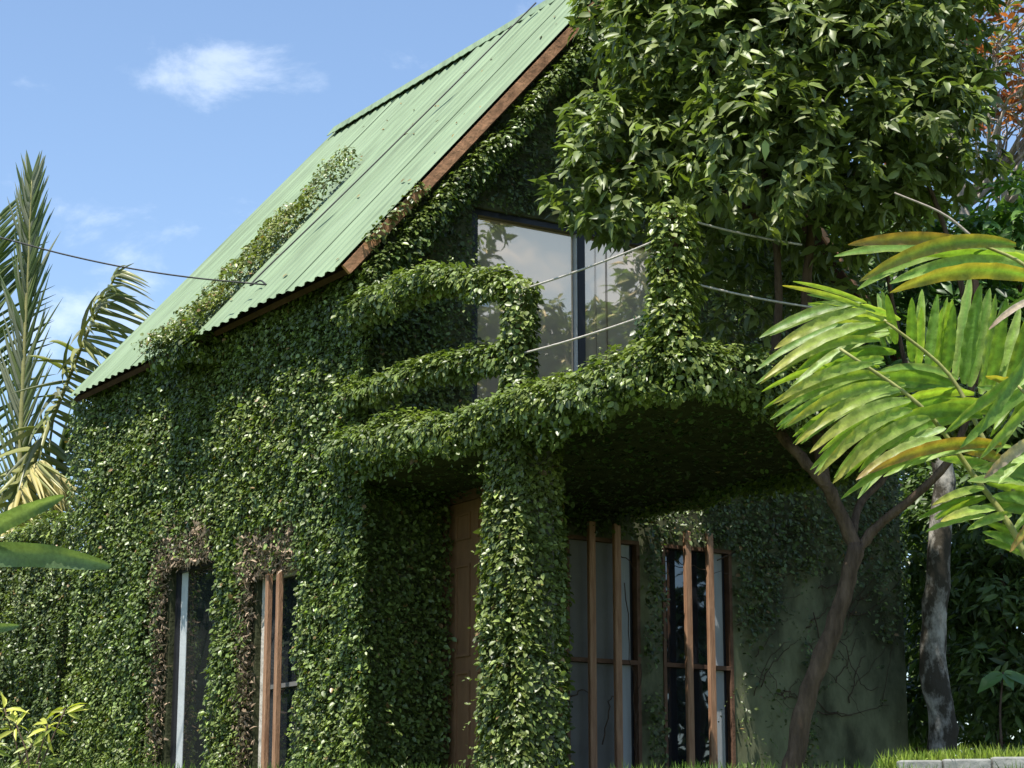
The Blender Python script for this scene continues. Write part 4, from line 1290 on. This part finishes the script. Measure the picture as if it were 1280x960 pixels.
def frond(path, n_, length, spread, hang, cols, r=.035, tilt=0.0, side_bias=(1, 1), stiff=.0, single=.5, fwd=.55, width=(.045, .07)):
    pts = smooth_path(path, 40)
    s_ = Soup(); s_.tube(pts, r, r * .25, 7)
    fr_ = s_.build('frond', M['rachis'], palm, smooth=True, colour=False)
    d = unit(np.gradient(pts, axis=0))
    rest = Soup()
    for i_ in range(n_):
        t_ = .08 + .92 * i_ / (n_ - 1)
        x = t_ * 39; a = min(38, int(x))
        p = pts[a] + (pts[a + 1] - pts[a]) * (x - a)
        dd = d[a]
        sd = unit(np.cross(dd, np.array([math.sin(tilt), -math.cos(tilt), 0])))
        for sgn in (1, -1):
            if RNG.random() > side_bias[0 if sgn == 1 else 1]: continue
            L = length * (math.sin(math.pi * (.14 + .76 * t_)) ** .7) * RNG.uniform(.8, 1.12)
            ld = unit(sd * sgn * spread + dd * (fwd + .5 * t_) - Z3 * hang + RNG.normal(0, .09, 3) + np.array([0, -.12, 0]))
            nn = unit(np.array([sgn * .35, -1, .35]) + RNG.normal(0, .3, 3))
            nn = unit(nn - ld * (nn @ ld)); s2 = np.cross(nn, ld)
            me_ = lf_me[cols[int(RNG.integers(len(cols)))]]
            W = RNG.uniform(*width)
            q = L * RNG.uniform(.8, 1.2) * (1 - stiff)
            mtx = Matrix([[ld[j] * L, s2[j] * W, nn[j] * q, p[j]] for j in range(3)] + [[0, 0, 0, 1]])
            if RNG.random() < single:
                o = link(bpy.data.objects.new('leaflet', me_))
                o.parent = fr_
                o.matrix_basis = mtx
            else:
                V = np.array([mtx @ v_.co for v_ in me_.vertices])
                F = np.array([tuple(p_.vertices) for p_ in me_.polygons])
                rest.add(V, F, np.array(me_.attributes['leafcol'].data[0].color[:3]))
    rest.build('leaflet_fringe', M['palm'], fr_)['kind'] = 'stuff'


frond([PX(20, 760, 27), PX(24, 600, 27), PX(30, 450, 26.9), PX(36, 320, 26.8), PX(40, 225, 26.7)], 66, .95, .42, -.15, [0, 1, 4, 5, 5], .05, stiff=.5, single=.35, fwd=.8)
frond([PX(-20, 760, 26.8), PX(30, 610, 26.7), PX(75, 500, 26.5), PX(112, 410, 26.3), PX(148, 338, 26.0)], 70, 1.15, .40, .95, [1, 2, 2, 5], .045, tilt=.5, side_bias=(.8, 1), single=.45)
frond([PX(-30, 780, 26.4), PX(0, 690, 26.3), PX(22, 620, 26.1), PX(48, 578, 25.9), PX(72, 590, 25.7)], 50, 1.0, .3, 1.1, [3, 3, 2], .04, tilt=.3, single=.5)
frond([PX(-60, 760, 27.2), PX(-35, 560, 27.2), PX(-15, 400, 27.2), PX(0, 270, 27.1)], 60, 1.0, .7, .1, [0, 1, 4], .05, single=.3)
frond([PX(-10, 760, 27.4), PX(40, 640, 27.4), PX(90, 560, 27.2), PX(128, 520, 27.0)], 50, .9, .5, .5, [0, 4, 1], .035, single=.3)

# ---- banana leaves at the left edge
ban = empty('banana_plant', PX(-120, 1050, 14), 'banana plant reaching broad pale green leaves in from the left edge', 'banana plant')
s = Soup(); s.tube(smooth_path([PX(-120, 1080, 14), PX(-105, 850, 14), PX(-90, 720, 14)], 10), .10, .05, 10); s.build('trunk', M['gstem'], ban, smooth=True, colour=False)
for bs, tp_, w, lf, tw in (((-90, 705), (80, 619), .135, .03, .4), ((-80, 700), (139, 708), .165, .05, .2), ((-80, 800), (24, 782), .08, .02, .2)):
    big_leaf(PX(*bs, 14.0), PX(*tp_, 13.8), w, lf, tw, (.15, .21, .10), (.11, .17, .075), wave=.05, parent=ban, form='strap', seg=96, cup=.3, waves=2.5)

# ---- yellow green shrub, low left
yb = PX(30, 1010, 13.2)
ysh = empty('croton_shrub', yb, 'low shrub with narrow yellow green leaves in the bottom left corner', 'shrub')
for i_, (x, y) in enumerate(((60, 905), (20, 905), (40, 930), (82, 885), (5, 885), (-10, 930), (55, 950), (28, 948))):
    s = Soup(); s.tube(smooth_path([yb, (yb + PX(x, y, 13.2)) / 2 + RNG.normal(0, .03, 3), PX(x, y, 13.2)], 7), .008, .004, 5); s.build('stem', M['stem'], ysh, colour=False)
    for q in range(9):
        a = RNG.uniform(0, 6.28)
        d = unit(np.array([math.cos(a) * .8 + .3, RNG.normal(0, .4), .25 + math.sin(a) * .7]))
        L = RNG.uniform(.08, .15)
        p = PX(x, y, 13.2) + d * .01 - Z3 * RNG.uniform(0, .05)
        cc = np.array((.42, .43, .07) if i_ in (0, 3, 4, 1) else (.26, .30, .06)) * RNG.uniform(.7, 1.2)
        V, F, C = leaves(T_TREE, p[None], (np.array([0, -.7, .6]) + RNG.normal(0, .3, 3))[None], d[None], np.array([L]), np.array([L * .24]), cc[None])
        tris('leaf', V, F, C, M['tree_leaf'], ysh)

# ---- grass
def blades(name, n_, xr, yr, hr, label, zf, base=(.10, .17, .03)):
    x = RNG.uniform(*xr, n_); y = RNG.uniform(*yr, n_)
    k = vnoise(x * 2.2, y * 2.2, 91) + RNG.normal(0, .2, n_) > .3
    x, y = x[k], y[k]; n_ = len(x)
    pos = np.stack([x, y, zf(x, y)], 1)
    d = Z3 + RNG.normal(0, .42, (n_, 3)) * np.array([1, 1, .2])
    nor = RNG.normal(0, 1, (n_, 3)) * np.array([1, 1, .2])
    L = RNG.uniform(*hr, n_) * (.6 + .8 * vnoise(x * 3, y * 3, 17))
    V, F, C = leaves(T_BLADE, pos, nor, d, L, RNG.uniform(.006, .013, n_), palette(n_, base, .3))
    return tag(tris(name, V, F, C, M['grass']), label, 'grass', kind='stuff')


blades('grass', 15000, (-3.6, 2.9), (11.1, 12.4), (.07, .17), 'fringe of grass tips along the bottom edge below the house', lambda x, y: gz(x, y))
blades('grass', 6000, (bx0[0] + .05, 4.8), (13.95, 15.2), (.05, .13), 'sunny tuft of grass on top of the sleeper wall', lambda x, y: 0 * x + bedz + .02, (.17, .24, .04))

# ---- the trees across the garden that the big window mirrors, and a thicket to the left
s = Soup()


def mirrored(x, y, dist, side=False):
    """where the thing stands that the big window shows at this place"""
    r_ = px_dir(x, y); r_ = np.array([r_.x, r_.y, r_.z])
    if side:
        t_ = (WK0 + .1 + CO @ VV) / (r_[0] * VV[0] + r_[1] * VV[1]); ax = V3
    else:
        t_ = (-(WO - .07) + CO @ UV) / (r_[0] * UV[0] + r_[1] * UV[1]); ax = U3
    hit = r_ * t_ + EYE * Z3
    d_ = unit(r_); d_ = d_ - 2 * (d_ @ ax) * ax
    return hit + d_ * dist


for x, y, r_, ds in [(606, 330, 20, 11), (612, 292, 14, 11), (600, 420, 45, 12), (640, 430, 40, 13), (682, 400, 34, 13), (668, 470, 60, 13.5), (720, 440, 36, 14), (745, 420, 36, 14), (775, 395, 40, 13), (810, 350, 36, 13),
                     (835, 330, 40, 13), (780, 450, 60, 13.5), (840, 420, 70, 14), (700, 520, 80, 14), (620, 520, 80, 14), (780, 540, 90, 14), (870, 480, 90, 14), (880, 350, 60, 14), (930, 380, 80, 14), (560, 400, 60, 13), (560, 520, 80, 14)]:
    m_ = r_ * (19 + ds) / FPX
    cs_, ow = lobes_points([(mirrored(x, y, ds), (m_, m_, m_))], 62)
    s.add(*leaves(T_TREE, *rosettes(cs_, ow, 7, (.12, .26), (.06, .11, .03), wr=.4, spread=.12)))
low = [(x, y, 34, 14 + (x % 3), False) for x in range(690, 950, 46) for y in range(650, 980, 52) if not (810 < x < 850 and 670 < y < 740)]  # low foliage out of view, added to darken what the lower panes mirror
low += [(x, y, 42, 9 + (x % 3), True) for x in range(190, 400, 50) for y in range(640, 980, 60)]
for x, y, r_, ds, sd_ in low:
    m_ = r_ * (20 + ds) / FPX * RNG.uniform(.9, 1.25)
    cs_, ow = lobes_points([(mirrored(x + RNG.normal(0, 8), y + RNG.normal(0, 8), ds, sd_), (m_, m_, m_))], 18)
    s.add(*leaves(T_TREE, *rosettes(cs_, ow, 6, (.20, .40), (.05, .09, .028), wr=.5, spread=.15)))
for x, ds in ((640, 13.5), (790, 13.5), (860, 14)):
    c = mirrored(x, 500, ds); g_ = c.copy(); g_[2] = EYE + GZ - .3
    s.tube([g_, c], .14, .08, 7, np.array([.1, .07, .05]))
for a in np.linspace(120, 200, 9):
    c = np.array([math.cos(math.radians(a)) * 17 - 4, 22 + math.sin(math.radians(a)) * 15, 0])
    if c[0] > -.33 * c[1] - 1.5: continue
    lb = [(c + np.array([RNG.normal(0, .8), RNG.normal(0, .8), 6.2 * f_ + 1]), (1.6, 1.6, 1.5)) for f_ in (.1, .35, .6, .8)]
    cs_, ow = lobes_points(lb, 9)
    s.add(*leaves(T_TREE, *rosettes(cs_, ow, 7, (.3, .6), (.05, .09, .03), wr=.5, spread=.3)))
tag(s.build('thicket', M['tree_leaf']), 'leafy trees around the garden mirrored in the upper window, low ones added to darken the lower panes', 'trees', kind='stuff')
